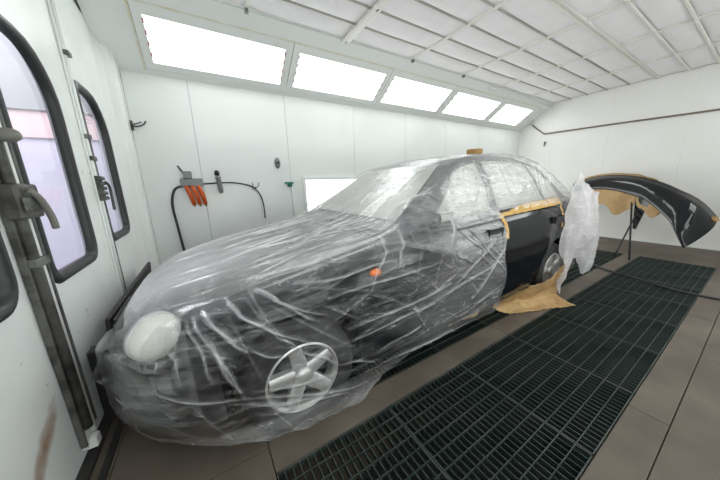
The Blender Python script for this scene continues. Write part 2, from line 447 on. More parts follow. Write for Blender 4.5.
# ---------------------------------------------------------------- left wall: folding doors with windows
wl = struct('wall_left', MB().box(X0-.10, X0-.06, 3.28, Y1+.1, 0, 3.0).box(X0-.10, X0-.02, Y0-.1, 3.3, 2.62, 3.0), M['wall'])
mb = MB()
pl = [(X0-.06, 3.26), (X0-.004, 3.265), (X0+.028, 3.37), (X0+.075, 3.40), (X0+.10, 3.44), (X0+.10, Y1), (X0-.06, Y1)]
n = len(pl)
V = [(x, y, 0) for x, y in pl]+[(x, y, 3.0) for x, y in pl]
mb.add(V, [tuple(range(n))[::-1], tuple(range(n, 2*n))]+[(i, (i+1) % n, n+(i+1) % n, n+i) for i in range(n)])
mb.build('corner_post', M['wall'], wl)

def rounded_outline(y0, y1, z0, z1, radii, n=7):
    """radii: (bottom-left, bottom-right, top-right, top-left) as (ry, rz)"""
    P = []
    C = [((y0, z0), (1, 1), radii[0], PI), ((y1, z0), (-1, 1), radii[1], 1.5*PI), ((y1, z1), (-1, -1), radii[2], 0), ((y0, z1), (1, -1), radii[3], .5*PI)]
    for (cy, cz), (sy, sz), (ry, rz), a0 in C:
        for k in range(n):
            a = a0+k/(n-1)*PI/2
            P.append((cy+sy*ry+ry*math.cos(a), cz+sz*rz+rz*math.sin(a)))
    return P

def door_leaf(idx, y0, y1, win):
    """leaf in the plane x = X0 between y0 and y1; win = (outer gasket outline box, radii)"""
    d = empty('door_%d' % idx, (X0, y0, 0), kind='structure')
    wy0, wy1, wz0, wz1, rad = win
    inner = rounded_outline(wy0, wy1, wz0, wz1, rad)
    z1 = 2.62
    def outer_pt(p):
        cy, cz = (wy0+wy1)/2, (wz0+wz1)/2
        dy, dz = p[0]-cy, p[1]-cz
        t = min(((y1-cy)/dy if dy > 1e-6 else (y0-cy)/dy if dy < -1e-6 else 1e9), ((z1-cz)/dz if dz > 1e-6 else (0.02-cz)/dz if dz < -1e-6 else 1e9))
        return (cy+dy*t, cz+dz*t)
    # make sure the rectangle corners are hit: snap the nearest ring point
    outer = [outer_pt(p) for p in inner]
    for cnr in ((y0, .02), (y1, .02), (y1, z1), (y0, z1)):
        k = min(range(len(outer)), key=lambda i: (outer[i][0]-cnr[0])**2+(outer[i][1]-cnr[1])**2); outer[k] = cnr
    n = len(inner); V = []; F = []
    for x in (0, -.045):
        V += [(x, p[0]-y0, p[1]) for p in inner]+[(x, p[0]-y0, p[1]) for p in outer]
    for i in range(n):
        j = (i+1) % n
        F.append((i, j, n+j, n+i)); F.append((2*n+i, 3*n+i, 3*n+j, 2*n+j))
        F.append((i, 2*n+i, 2*n+j, j)); F.append((n+i, n+j, 3*n+j, 3*n+i))
    mesh_obj('leaf', V, F, M['door'], d)
    # gasket: swept half-round section between outer and inner outline
    V = []; F = []; cy, cz = (wy0+wy1)/2, (wz0+wz1)/2
    g = .052
    inn = rounded_outline(wy0+g, wy1-g, wz0+g, wz1-g, [(max(a-g*.6, .02), max(b-g*.6, .02)) for a, b in rad])
    ksec = 7
    for i in range(n):
        for k in range(ksec):
            t = k/(ksec-1); a = inner[i]; b = inn[i]
            V.append((.004+.020*math.sin(PI*t)**.7, a[0]*(1-t)+b[0]*t-y0+0, a[1]*(1-t)+b[1]*t))
        V.append((-.02, inn[i][0]-y0, inn[i][1])); 
    kk = ksec+1
    for i in range(n):
        j = (i+1) % n
        for k in range(kk-1): F.append((i*kk+k, i*kk+k+1, j*kk+k+1, j*kk+k))
    mesh_obj('gasket', V, F, M['gasket'], d, True)
    V = [(-.018, p[0]-y0, p[1]) for p in inn]
    mesh_obj('pane', V, [tuple(range(n))], M['pane'], d)
    return d
rad_b = [(.10, .10), (.10, .12), (.30, .32), (.10, .10)]
d0 = door_leaf(1, -.60, 1.49, (.55, 1.385, .80, 1.95, [(.1, .1), (.10, .12), (.3, .32), (.1, .1)]))
d1 = door_leaf(2, 1.50, 2.475, (1.60, 2.195, .795, 1.955, rad_b))
d2 = door_leaf(3, 2.485, 3.255, (2.50, 3.07, .835, 1.95, rad_b))

# near door edge: steel post with two lock rods, guides, latch
rd = empty('door_lock_post', (X0, 1.505, 0), 0, 'tall worn grey steel locking post with lever latch on the nearest door joint', 'door lock')
MB().bbox(.001, .020, -.055, .055, .06, 2.60, .004).build('back_plate', M['wall'], rd)
MB().tube([(.032, -.034, .16), (.032, -.034, 2.60)], .018, 12).build('lock_rod', M['rod_dark'], rd, True)
MB().tube([(.030, .012, .10), (.030, .012, 2.60)], .010, 12).build('lock_rod', M['trim'], rd, True)
MB().bbox(.020, .036, .036, .055, .13, 2.60, .004).build('edge_strip', M['rod_dark'], rd)
MB().bbox(.002, .026, -.066, -.052, .08, 2.60, .004).build('edge_strip', M['rod_dark'], rd)
for z in (.93, 1.62, 2.2):
    MB().bbox(.020, .054, -.060, .028, z, z+.035, .006).build('rod_guide', M['rod'], rd)
MB().bbox(.020, .066, -.085, .060, 1.12, 1.25, .010).build('latch_box', M['rod_dark'], rd)
MB().bbox(.066, .076, -.08, .03, 1.15, 1.20, .004).build('latch_cover', M['rod'], rd)
MB().tube(catmull([(.08, -.05, 1.225), (.088, -.01, 1.19), (.09, .03, 1.12), (.088, .045, 1.07)], 6), .0115, 10).build('lever', M['lever'], rd, True)
MB().lathe([(0.001, 0), (.018, 0), (.024, .02), (.024, .05), (.014, .065), (.001, .068)], 16, Matrix.Translation((.03, -.035, 1.42)) @ Matrix.Rotation(PI/2, 4, 'Y')).build('knob', M['lever'], rd, True)
MB().bbox(.0, .045, -.03, .020, .035, .085, .006).build('foot_bracket', M['trim'], rd)

# second post
r2 = empty('door_lock_post', (X0, 2.48, 0), 0, 'slim grey locking post with hooked latch between the two tall door windows', 'door lock')
MB().bbox(.001, .014, -.030, .030, .05, 2.60, .003).build('back_plate', M['wall'], r2)
MB().tube([(.020, -.014, .12), (.020, -.014, 2.60)], .008, 10).build('lock_rod', M['wall'], r2, True)
MB().tube([(.020, .010, .12), (.020, .010, 1.72)], .008, 10).build('lock_rod', M['rod'], r2, True)
mb = MB()
for k in range(5): mb.bbox(.014, .052, -.035, .04, 1.155+.034*k, 1.180+.034*k, .006)
mb.box(.014, .036, -.03, .035, 1.15, 1.32)
mb.build('latch_box', M['rod_dark'], r2)
MB().tube(catmull([(.052, .02, 1.28), (.062, .045, 1.25), (.062, .05, 1.18), (.06, .048, 1.08)], 5), .009, 8).build('lever', M['rod_dark'], r2, True)
for z in (1.42, 1.56, 2.05): MB().bbox(.012, .04, -.026, .026, z, z+.03, .004).build('rod_guide', M['rod'], r2)

# threshold track
tr = struct('trim_3', MB().bbox(X0-.02, X0+.045, Y0, 3.4, 0.0, .022, .003).bbox(X0+.075, X0+.105, Y0, 3.4, 0.0, .012, .003), M['curb'])
# workshop beyond the doors
wo = struct('wall_outer', MB().box(-4.6, -.72, 5.0, 5.1, 0, 3.9), M['outer_lav'])
MB().box(-4.6, -.72, 4.97, 4.998, 1.90, 2.22).build('pink_band', M['outer_pink'], wo)
MB().box(-4.6, -.72, 4.94, 4.996, 2.22, 3.9).build('grey_band', M['outer_grey'], wo)
struct('wall_workshop', MB().box(-4.7, -4.6, -1.5, 5.1, 0, 3.9), M['outer_lav'])
struct('floor_outer', MB().box(-4.7, X0-.05, -1.5, 5.1, -.1, 0), M['outer_grey'])
struct('ceiling_outer', MB().box(-4.7, X0-.05, -1.5, 5.1, 3.9, 4.0), M['trim'])

# ---------------------------------------------------------------- floor plates, pits, gratings
GX0, GX1, NG = .10, 5.60, 9
pitch_g = (GX1-GX0)/NG
fl = struct('floor', MB().box(X0-.1, X1+.1, Y0-.1, Y1+.1, -.42, -.36), M['pit'])
def plate(x0, x1, y0, y1, sp=1.83):
    nx = max(1, round((x1-x0)/sp)); w = (x1-x0)/nx
    for i in range(nx):
        MB().bbox(x0+i*w+.0015, x0+(i+1)*w-.0015, y0+.0015, y1-.0015, -.36, 0, .003).build('floor_plate', M['floor'], fl)
plate(-.515, X1, Y0, .072); plate(GX0, X1, .072, .22); plate(X0, -.515, Y0, Y1, 9)
plate(-.515, GX0, .072, 1.055); plate(-.515, GX0, 1.055, Y1)
plate(GX0, GX1, .925, 1.085); plate(GX0, GX1, 1.785, Y1); plate(GX1, X1, .072+.148, Y1)
labs = {0: 'steel floor grating in the right hand strip, ', 1: 'steel floor grating in the strip under the car, '}
ordn = ['first', 'second', 'third', 'fourth', 'fifth', 'sixth', 'seventh', 'eighth', 'last']
proto_g = None
for st, (ya, yb) in enumerate(((.222, .923), (1.088, 1.782))):
    for i in range(NG):
        lab = labs[st]+ordn[i]+' counted from the doors'
        gname = 'gratings of the right hand strip' if st == 0 else 'gratings of the strip under the car'
        if proto_g is None:
            g = empty('floor_grating', (0, 0, 0)); Lx, Ly = pitch_g-.004, .700
            fr = MB(); h = .034
            fr.box(0, .006, 0, Ly, -h, 0).box(Lx-.006, Lx, 0, Ly, -h, 0).box(0, Lx, 0, .006, -h, 0).box(0, Lx, Ly-.006, Ly, -h, 0)
            fr.build('frame', M['grate_top'], g)
            cb = MB(); nb = 18
            for k in range(1, nb): cb.box(Lx*k/nb-.0022, Lx*k/nb+.0022, .006, Ly-.006, -h, -.003)
            cb.build('cross_bars', M['grate'], g)['kind'] = 'stuff'
            bb = MB(); nb = 11
            for k in range(1, nb): bb.box(.006, Lx-.006, Ly*k/nb-.0022, Ly*k/nb+.0022, -.012, .0)
            bb.build('bearing_bars', M['grate_mid'], g)['kind'] = 'stuff'
            proto_g = g
        else:
            g = proto_g.copy(); COL.objects.link(g)
            for ch in proto_g.children:
                if ch.name.split('.')[0] in ('frame', 'cross_bars', 'bearing_bars'):
                    c = ch.copy(); COL.objects.link(c); c.parent = g
        g.location = (GX0+i*pitch_g+.002, ya, 0.0)
        tag(g, lab, 'grating', gname)

# ---------------------------------------------------------------- the car (car frame: x back from front axle, y from centre line, z up)
CX, CY = .30, 1.87
AX2 = 2.63
def tab(x, T):
    return np.interp(x, [t[0] for t in T], [t[1] for t in T])
def smooth_tab(T, lo, hi, n=400, k=9):
    xs = np.linspace(lo, hi, n); v = tab(xs, T)
    ker = np.hanning(k+2)[1:-1]; ker /= ker.sum()
    vp = np.concatenate([np.full(k, v[0]), v, np.full(k, v[-1])]); vs = np.convolve(vp, ker, 'same')[k:-k]
    return lambda x: np.interp(x, xs, vs)
_w = [(-.80,.02),(-.79,.22),(-.765,.37),(-.71,.50),(-.61,.63),(-.48,.725),(-.345,.778),(-.25,.80),(0,.825),(.5,.835),(1.2,.84),(2.3,.84),(2.9,.825),(3.2,.775),(3.38,.69),(3.47,.58),(3.52,.40),(3.535,.2),(3.54,.02)]
wfun = lambda x: tab(x, _w)
Dk = smooth_tab([(-.82,.50),(-.78,.57),(-.70,.64),(-.55,.70),(-.2,.775),(.2,.85),(.62,.925),(1.0,.955),(1.6,.98),(2.6,1.02),(3.1,1.03),(3.40,1.0),(3.54,.90)], -.82, 3.56)
Gr = smooth_tab([(.50,.90),(.66,.945),(.95,1.13),(1.25,1.33),(1.38,1.385),(1.6,1.425),(1.9,1.44),(2.25,1.425),(2.5,1.37),(2.8,1.20),(3.05,1.05),(3.2,.98)], .4, 3.3)
SIDE = [(.17,-.10),(.20,-.05),(.26,-.02),(.40,-.004),(.58,0.0),(.70,-.006),(.79,-.016),(.85,-.036),(.90,-.075)]
def side_y(x, z):
    w = float(wfun(x)); top = float(Dk(x))
    s = tab(.17+(z-.17)*.73/(min(top-.05, .96)-.17), SIDE)
    return max(w+float(s)*min(1, w/.3), .01)

car = empty('sedan_car', (CX, CY, 0), 0, 'black four-door sedan masked under clear plastic film in the spray booth', 'car')
def cobj(name, V, F, mt, parent=car, smooth=True): return mesh_obj(name, V, F, mt, parent, smooth)

# lower body loft with wheel arches cut out
xs = sorted(set([-.80, -.795, -.785, -.765, -.74, -.70, -.65, -.58, -.5]+list(np.linspace(-.4, 3.1, 41))+[3.2, 3.3, 3.38, 3.44, 3.48, 3.51, 3.53, 3.54]))
def body_section(x):
    top = float(Dk(x)); w = float(wfun(x)); P = []
    for z, s in SIDE:
        zz = .17+(z-.17)*(min(top-.05, .96)-.17)/(.90-.17)
        P.append((max(w+s*min(1, w/.3), .01), zz))
    P.append((max(w-.085, .008), top-.028)); P.append((max(w*.72, .006), top-.010)); P.append((w*.4, top-.003)); 
    return P, top
V = []; F = []
for x in xs:
    P, top = body_section(x)
    half = P; ring = [(-y, z) for y, z in half]+[(0, top)]+[(y, z) for y, z in half[::-1]]
    V += [(x, y, z) for y, z in ring]; nr = len(ring)
for i in range(len(xs)-1):
    for k in range(nr):
        k2 = (k+1) % nr; F.append((i*nr+k, i*nr+k2, (i+1)*nr+k2, (i+1)*nr+k))
F.append(tuple(range(nr))[::-1]); F.append(tuple(range((len(xs)-1)*nr, len(xs)*nr)))
body = cobj('body', V, F, M['paint'], smooth=False)
bm = bmesh.new(); bm.from_mesh(body.data); bmesh.ops.recalc_face_normals(bm, faces=bm.faces[:]); bm.to_mesh(body.data); bm.free()
cut = MB()
for ax in (0, AX2):
    for sy in (-1, 1):
        Mx = Matrix.Translation((ax, sy*.72, .30)) @ Matrix.Rotation(PI/2, 4, 'X')
        cut.lathe([(.335, -.17), (.335, .17)], 32, Mx)
co = cut.build('cutter', None)
bm = bmesh.new(); bm.from_mesh(co.data); bmesh.ops.recalc_face_normals(bm, faces=bm.faces[:]); bm.to_mesh(co.data); bm.free()
md = body.modifiers.new('b', 'BOOLEAN'); md.operation = 'DIFFERENCE'; md.object = co; md.solver = 'EXACT'
co.location = (CX, CY, 0)
bpy.context.view_layer.update()
dg = bpy.context.evaluated_depsgraph_get()
nm = bpy.data.meshes.new_from_object(body.evaluated_get(dg))
body.modifiers.clear(); old = body.data; body.data = nm; bpy.data.meshes.remove(old)
bpy.data.objects.remove(co)
smooth_by_angle(body, 40)

# greenhouse solid (pillars and roof frame)
gx = list(np.linspace(.60, 3.1, 51))
def gh_section(x):
    g = float(Gr(x)); b = float(Dk(x))-.03; h = max(g-b, .005)
    yb = .765-(.10*max(0, (x-2.6)/.5)); full = .47
    k = min(h/full, 1)
    yt = yb-.21*k
    return [(yb, b), (yb-.10*k, b+h*.5), (yt, g-.045*k), (yt-.06, g-.012*k), (yt*.5, g)], g
V = []; F = []
for x in gx:
    P, g = gh_section(x)
    ring = [(-y, z) for y, z in P]+[(0, g+.004)]+[(y, z) for y, z in P[::-1]]
    V += [(x, y, z) for y, z in ring]; nr = len(ring)
for i in range(len(gx)-1):
    for k in range(nr): F.append((i*nr+k, i*nr+(k+1) % nr, (i+1)*nr+(k+1) % nr, (i+1)*nr+k))
F.append(tuple(range(nr))[::-1]); F.append(tuple(range((len(gx)-1)*nr, len(gx)*nr)))
ro = cobj('roof', V, F, M['paint_primer']); smooth_by_angle(ro, 40)

def gh_point(x, v, off=0.0):
    """point on the greenhouse side (v 0 belt .. 1 roof edge), negative y = near side"""
    P, g = gh_section(x)
    a, b, c = P[0], P[1], P[2]
    if v < .5: y, z = a[0]+(b[0]-a[0])*v*2, a[1]+(b[1]-a[1])*v*2
    else: y, z = b[0]+(c[0]-b[0])*(v-.5)*2, b[1]+(c[1]-b[1])*(v-.5)*2
    return (y+off*.9, z+off*.35)
def side_glass(poly, sgn):
    """poly: four (x, v) corners front-bottom, rear-bottom, rear-top, front-top"""
    n = 10; V = []; F = []
    for off in (.012, .002):
        for i in range(n+1):
            for j in range(n+1):
                s, t = i/n, j/n
                xb_ = poly[0][0]*(1-s)+poly[1][0]*s; xt_ = poly[3][0]*(1-s)+poly[2][0]*s
                vb = poly[0][1]*(1-s)+poly[1][1]*s; vt = poly[3][1]*(1-s)+poly[2][1]*s
                x = xb_*(1-t)+xt_*t; v = vb*(1-t)+vt*t
                y, z = gh_point(x, v, off); V.append((x, sgn*y, z))
    m_ = (n+1)**2
    for i in range(n):
        for j in range(n):
            p = i*(n+1)+j; F.append((p, p+1, p+n+2, p+n+1)); F.append((m_+p, m_+p+n+1, m_+p+n+2, m_+p+1))
    bd = [i*(n+1) for i in range(n+1)]+[n*(n+1)+j for j in range(1, n+1)]+[i*(n+1)+n for i in range(n-1, -1, -1)]+[j for j in range(n-1, 0, -1)]
    for a, b in zip(bd, bd[1:]+bd[:1]): F.append((a, b, m_+b, m_+a))
    return V, F
for sgn in (-1, 1):
    V, F = side_glass([(.80, .10), (1.55, .08), (1.57, .93), (1.27, .90)], sgn); cobj('side_window', V, F, M['glass_pale'])
    V, F = side_glass([(1.65, .08), (2.36, .10), (2.26, .93), (1.66, .93)], sgn); cobj('side_window', V, F, M['glass_pale'])
    V, F = side_glass([(2.41, .10), (2.74, .16), (2.46, .85), (2.31, .92)], sgn); cobj('quarter_window', V, F, M['glass_pale'])
def top_patch(x0, x1, f0, f1, off, n=14, zf=None):
    """patch on the greenhouse top between x0 and x1; f = half width fraction at the two ends"""
    V = []; F = []
    for o_ in (off, off-.012):
        for i in range(n+1):
            x = x0+(x1-x0)*i/n; P, g = gh_section(x)
            ym = P[3][0]*(f0+(f1-f0)*i/n)
            for j in range(n+1):
                y = -ym+2*ym*j/n; k = abs(y)/P[3][0]
                z = g-(.012*min((g-P[0][1])/.47, 1))*k**3
                V.append((x, y, z+o_))
    m_ = (n+1)**2
    for i in range(n):
        for j in range(n):
            p = i*(n+1)+j; F.append((p, p+1, p+n+2, p+n+1)); F.append((m_+p, m_+p+n+1, m_+p+n+2, m_+p+1))
    return V, F
V, F = top_patch(.70, 1.27, .98, .93, .010); cobj('windscreen', V, F, M['glass_pale'])
V, F = top_patch(2.56, 3.0, .93, .95, .010); cobj('rear_window', V, F, M['glass_pale'])

# panels laid on the loft: thick shells with their own gaps
def side_panel(name, rows, sgn, mt, off=.007, n=16, zmax=None):
    """rows: list of (z, x_front, x_rear)"""
    zs = [r[0] for r in rows]; V = []; F = []; nz = 44
    for o_ in (off, off-.02):
        for j in range(nz+1):
            z = zs[0]+(zs[-1]-zs[0])*j/nz
            xa = np.interp(z, zs, [r[1] for r in rows]); xb2 = np.interp(z, zs, [r[2] for r in rows])
            for i in range(n+1):
                x = xa+(xb2-xa)*i/n
                zz = min(z, float(Dk(x))-.055)
                V.append((x, sgn*(side_y(x, zz)+o_), zz))
    m_ = (n+1)*(nz+1)
    for j in range(nz):
        for i in range(n):
            p = j*(n+1)+i; F.append((p, p+1, p+n+2, p+n+1)); F.append((m_+p, m_+p+n+1, m_+p+n+2, m_+p+1))
    bd = list(range(n+1))+[(j)*(n+1)+n for j in range(1, nz+1)]+[nz*(n+1)+i for i in range(n-1, -1, -1)]+[j*(n+1) for j in range(nz-1, 0, -1)]
    for a, b in zip(bd, bd[1:]+bd[:1]): F.append((a, b, m_+b, m_+a))
    return smooth_by_angle(cobj(name, V, F, mt), 50)
for sgn in (-1, 1):
    fd = side_panel('front_door', [(.24, .42, 1.62), (.60, .40, 1.62), (.93, .46, 1.62)], sgn, M['paint'])
    rdp = side_panel('rear_door', [(.24, 1.635, 2.19), (.42, 1.635, 2.25), (.62, 1.635, 2.48), (.78, 1.635, 2.62), (.94, 1.635, 2.66)], sgn, M['paint'])
    for p, hx in ((fd, 1.50), (rdp, 2.54)):
        y = side_y(hx, .84)
        MB().bbox(hx-.085, hx+.085, sgn*(y+.006), sgn*(y+.030), .805, .855, .008).build('door_handle', M['plastic_black'], p)
    side_panel('sill', [(.175, .36, 2.27), (.225, .36, 2.27)], sgn, M['plastic_black'], off=.012)
# belt moulding, bonnet, boot lid
def deck_patch(name, xa, xb2, fw_, off, mt, n=18):
    V = []; F = []
    for o_ in (off, off-.015):
        for i in range(n+1):
            x = xa+(xb2-xa)*i/n; P, top = body_section(x); w = P[8][0]*fw_
            ys = [p[0] for p in P[8:]][::-1]+[]; zs_ = [p[1] for p in P[8:]][::-1]
            for j in range(n+1):
                y = -w+2*w*j/n
                V.append((x, y, np.interp(abs(y), [0]+ys, [top]+zs_)+o_))
    m_ = (n+1)**2
    for i in range(n):
        for j in range(n):
            p = i*(n+1)+j; F.append((p, p+1, p+n+2, p+n+1)); F.append((m_+p, m_+p+n+1, m_+p+n+2, m_+p+1))
    bd = [i*(n+1) for i in range(n+1)]+[n*(n+1)+j for j in range(1, n+1)]+[i*(n+1)+n for i in range(n-1, -1, -1)]+[j for j in range(n-1, 0, -1)]
    for a, b in zip(bd, bd[1:]+bd[:1]): F.append((a, b, m_+b, m_+a))
    return cobj(name, V, F, mt)
deck_patch('bonnet', -.66, .55, .93, .008, M['paint'])
deck_patch('boot_lid', 3.08, 3.46, .95, .008, M['paint'])

def front_band(name, z0, z1, bulge, xmax, mt, rear=False, n=40):
    """band around the nose or tail following the plan outline"""
    T = [t for t in _w if (t[0] <= xmax if not rear else t[0] >= xmax)]
    pts = [(t[0], t[1]) for t in T]
    if not rear: path = [(x, -w) for x, w in pts[::-1]]+[(x, w) for x, w in pts]
    else: path = [(x, -w) for x, w in pts]+[(x, w) for x, w in pts[::-1]]
    P = catmull([(x, y, 0) for x, y in path if abs(y) > .03 or True], 4)
    V = []; F = []; prof = [(0, -.02), (0, bulge*.5), (.15, bulge*.9), (.5, bulge), (.85, bulge*.9), (1, bulge*.4), (1, -.02)]
    c = Vector((.4, 0, 0)) if not rear else Vector((2.6, 0, 0))
    for i, p in enumerate(P):
        t = (P[min(i+1, len(P)-1)]-P[max(i-1, 0)]); 
        nn = Vector((t.y, -t.x, 0)); nn = nn.normalized() if nn.length > 1e-6 else Vector((-1, 0, 0))
        if nn.dot(p-c) < 0: nn = -nn
        tp = min(1, min(i, len(P)-1-i)/6)
        for v, o_ in prof: V.append(tuple(p+nn*(o_*tp if o_ > 0 else o_)+Vector((0, 0, z0+(z1-z0)*v))))
    k = len(prof)
    for i in range(len(P)-1):
        for j in range(k-1): F.append((i*k+j, i*k+j+1, (i+1)*k+j+1, (i+1)*k+j))
    return smooth_by_angle(cobj(name, V, F, mt), 50)
front_band('front_bumper', .22, .49, .016, -.34, M['plastic_black'])
front_band('rear_bumper', .24, .52, .04, 3.06, M['paint'], rear=True)
mb = MB()
for k in range(4): mb.bbox(-.792, -.765, -.17, .17, .505+.015*k, .512+.015*k, .002)
mb.build('grille', M['plastic_black'], car)
# headlamps: oval lenses wrapped round the nose corners
for sgn in (-1, 1):
    hs = 1 if sgn < 0 else .86
    Mx = Matrix.Translation((-.535, sgn*.695*hs**.35, .655-.06*(1-hs)/.14)) @ Matrix.Rotation(sgn*1.0, 4, 'Z') @ Matrix.Diagonal((.055*hs, .092*hs, .090*hs, 1))
    prof = [(math.sin(a), -math.cos(a)) for a in np.linspace(0.02, PI-.02, 14)]
    mb = MB(); mb.lathe(prof, 28, Mx); hl = mb.build('headlight', M['lens'], car, True)
    Mx2 = Matrix.Translation((-.535, sgn*.695*hs**.35, .655-.06*(1-hs)/.14)) @ Matrix.Rotation(sgn*1.0, 4, 'Z') @ Matrix.Rotation(PI/2, 4, 'Y')
    MB().lathe([(.118, -.02), (.126, -.02), (.126, .012), (.118, .012)], 32, Mx2 @ Matrix.Diagonal((.735*hs, .75*hs, 1, 1)), closed=True).build('headlight_rim', M['rim'], hl, True)
    MB().bbox(3.43, 3.51, sgn*.42, sgn*.64, .62, .82, .02).build('tail_light', mat('red_tail_lens', (.35, .01, .01, 1), .2) if sgn < 0 else bpy.data.materials['red_tail_lens'], car)
    # side indicator
    MB().lathe([(.001, 0), (.028, 0), (.026, .012), (.014, .02), (.001, .022)], 16,
               Matrix.Translation((.43, sgn*(side_y(.43, .745)-.002), .745)) @ Matrix.Rotation(-sgn*PI/2, 4, 'X') @ Matrix.Diagonal((1.35, .8, 1, 1))).build('indicator', M['indicator'], car, True)
    # mirror
    my = -.85 if sgn < 0 else .76; mz = 1.00 if sgn < 0 else .95
    mi = MB(); prof = [(math.sin(a), -math.cos(a)) for a in np.linspace(0.02, PI-.02, 12)]
    mi.lathe(prof, 20, Matrix.Translation((.80, my, mz)) @ Matrix.Diagonal((.050, .075, .055, 1)))
    mo = mi.build('mirror', M['paint'], car, True)
    MB().tube([(.80, sgn*.76, .95), (.80, sgn*.84, .97)], [.03, .022], 10).build('mirror_stalk', M['plastic_black'], mo, True)
# wheels
for ax in (0, AX2):
    for sgn in (-1, 1):
        Mx = Matrix.Translation((ax, sgn*.725, .288)) @ Matrix.Rotation(-sgn*PI/2, 4, 'X')
        ty = MB().lathe([(.176, -.085), (.235, -.095), (.275, -.085), (.287, -.05), (.288, 0), (.287, .05), (.275, .085), (.245, .095), (.186, .088), (.176, .06)], 40, Mx, closed=True)
        wh = ty.build('wheel', M['tyre'], car, True)
        Mt = Mx; Mx = Mx @ Matrix.Diagonal((.90, .90, 1, 1))
        rm = MB().lathe([(.190, -.08), (.204, .06), (.206, .086), (.196, .090), (.186, .078), (.180, .05), (.178, -.08)], 40, Mx, closed=True)
        for k in range(5):
            a = 2*PI*k/5+.5; ca, sa = math.cos(a), math.sin(a)
            R = Mx @ Matrix.Rotation(a, 4, 'Z')
            for (r0, r1, w0, w1) in ((.03, .185, .044, .034),):
                Vv = [Vector((r0, -w0, .062)), Vector((r0, w0, .062)), Vector((r1, w1, .078)), Vector((r1, -w1, .078)), Vector((r0, -w0, .03)), Vector((r0, w0, .03)), Vector((r1, w1, .045)), Vector((r1, -w1, .045)), Vector((r0, -w0*.55, .074)), Vector((r0, w0*.55, .074)), Vector((r1, w1*.55, .088)), Vector((r1, -w1*.55, .088))]
                rm.add([R @ v for v in Vv], [(8,9,10,11), (0,8,11,3), (9,1,2,10), (1,5,6,2), (0,3,7,4), (4,7,6,5)])
        rim = smooth_by_angle(rm.build('rim', M['rim'], wh), 40)
        MB().lathe([(.001, .05), (.055, .05), (.055, .078), (.046, .090), (.001, .094)], 24, Mx).build('hub_cap', M['rim'], wh, True)
        MB().lathe([(.001, .0), (.176, .0), (.176, .012), (.001, .012)], 28, Mx).build('brake_disc', M['pit'], wh, True)

# ---------------------------------------------------------------- plastic film draped on the car
def Ztop(x, y):
    """outer height of the car at plan point (arrays)"""
    w = np.maximum(wfun(x), .05); k = np.clip(np.abs(y)/w, 0, 1.3)
    d = Dk(x)-.035*np.clip(k, 0, 1)**5
    g = Gr(x); yt = .60
    s = np.minimum(g-.02*(np.abs(y)/.55)**2, Dk(x)-.03+(.80-np.abs(y))*2.15)
    inside = (x > .45) & (x < 3.25)
    s = np.where(inside, s, -1)
    kk = .025
    h = np.clip(.5+.5*(s-d)/kk, 0, 1)
    return d*(1-h)+s*h+kk*h*(1-h)

def seg_dist(P, A, B):
    A = np.array(A); B = np.array(B); d = B-A; t = np.clip(((P-A)@d)/(d@d), 0, 1)
    return np.linalg.norm(P-(A+t[:, None]*d), axis=1), t

def noise3(P, sc, seed, octs=4, ridged=False):
    r = np.random.RandomState(seed); out = np.zeros(len(P)); amp = 1; tot = 0
    for o_ in range(octs):
        acc = np.zeros(len(P))
        for q in range(5):
            d = r.normal(size=3); d /= np.linalg.norm(d)
            d2 = r.normal(size=3)
            ph = r.rand()*6.28
            acc += np.sin((P@d)*sc*6.28*(.7+.6*r.rand())+ph+1.4*np.sin((P@d2)*sc*2.1+ph*2))
        acc /= 2.2
        if ridged: acc = 1-np.abs(acc)*1.6
        out += acc*amp; tot += amp; amp *= .5; sc *= 2.1
    return out/tot

def film(name, outline, hem, rows_side, ks, spine, hole=None, off=.016):
    pass

NS = 1040
# plan outline of the drape: closed loop of (x, |y|) following the car, arc-length resampled
half = [(t[0], t[1]) for t in _w]
loop = [(x, -w) for x, w in half[::-1]]+[(x, w) for x, w in half]      # rear -> near side -> nose -> far side -> rear
loop = np.array(loop); dl = np.r_[0, np.cumsum(np.linalg.norm(np.diff(loop, axis=0), axis=1))]
_s = np.linspace(0, dl[-1], 6000, endpoint=False)
_x = np.interp(_s, dl, loop[:, 0]); _y = np.interp(_s, dl, loop[:, 1])
_wt = np.where((_y < .05) & (_x < 3.3) | (_x < -.5), 6.0, 1.3); _c = np.cumsum(_wt); _c = (_c-_c[0])/(_c[-1]-_c[0]+_wt[-1])
sarc = np.interp(np.linspace(0, 1, NS, endpoint=False), _c, _s)
ox = np.interp(sarc, dl, loop[:, 0]); oy = np.interp(sarc, dl, loop[:, 1])
for _ in range(24):
    ox = (np.roll(ox, 1)+ox*2+np.roll(ox, -1))/4; oy = (np.roll(oy, 1)+oy*2+np.roll(oy, -1))/4
tx = np.roll(ox, -1)-np.roll(ox, 1); ty_ = np.roll(oy, -1)-np.roll(oy, 1)
nl = np.hypot(tx, ty_); nx_, ny_ = ty_/nl, -tx/nl
flip = (nx_*(ox-1.3)+ny_*oy) < 0
nx_ = np.where(flip, -nx_, nx_); ny_ = np.where(flip, -ny_, ny_)
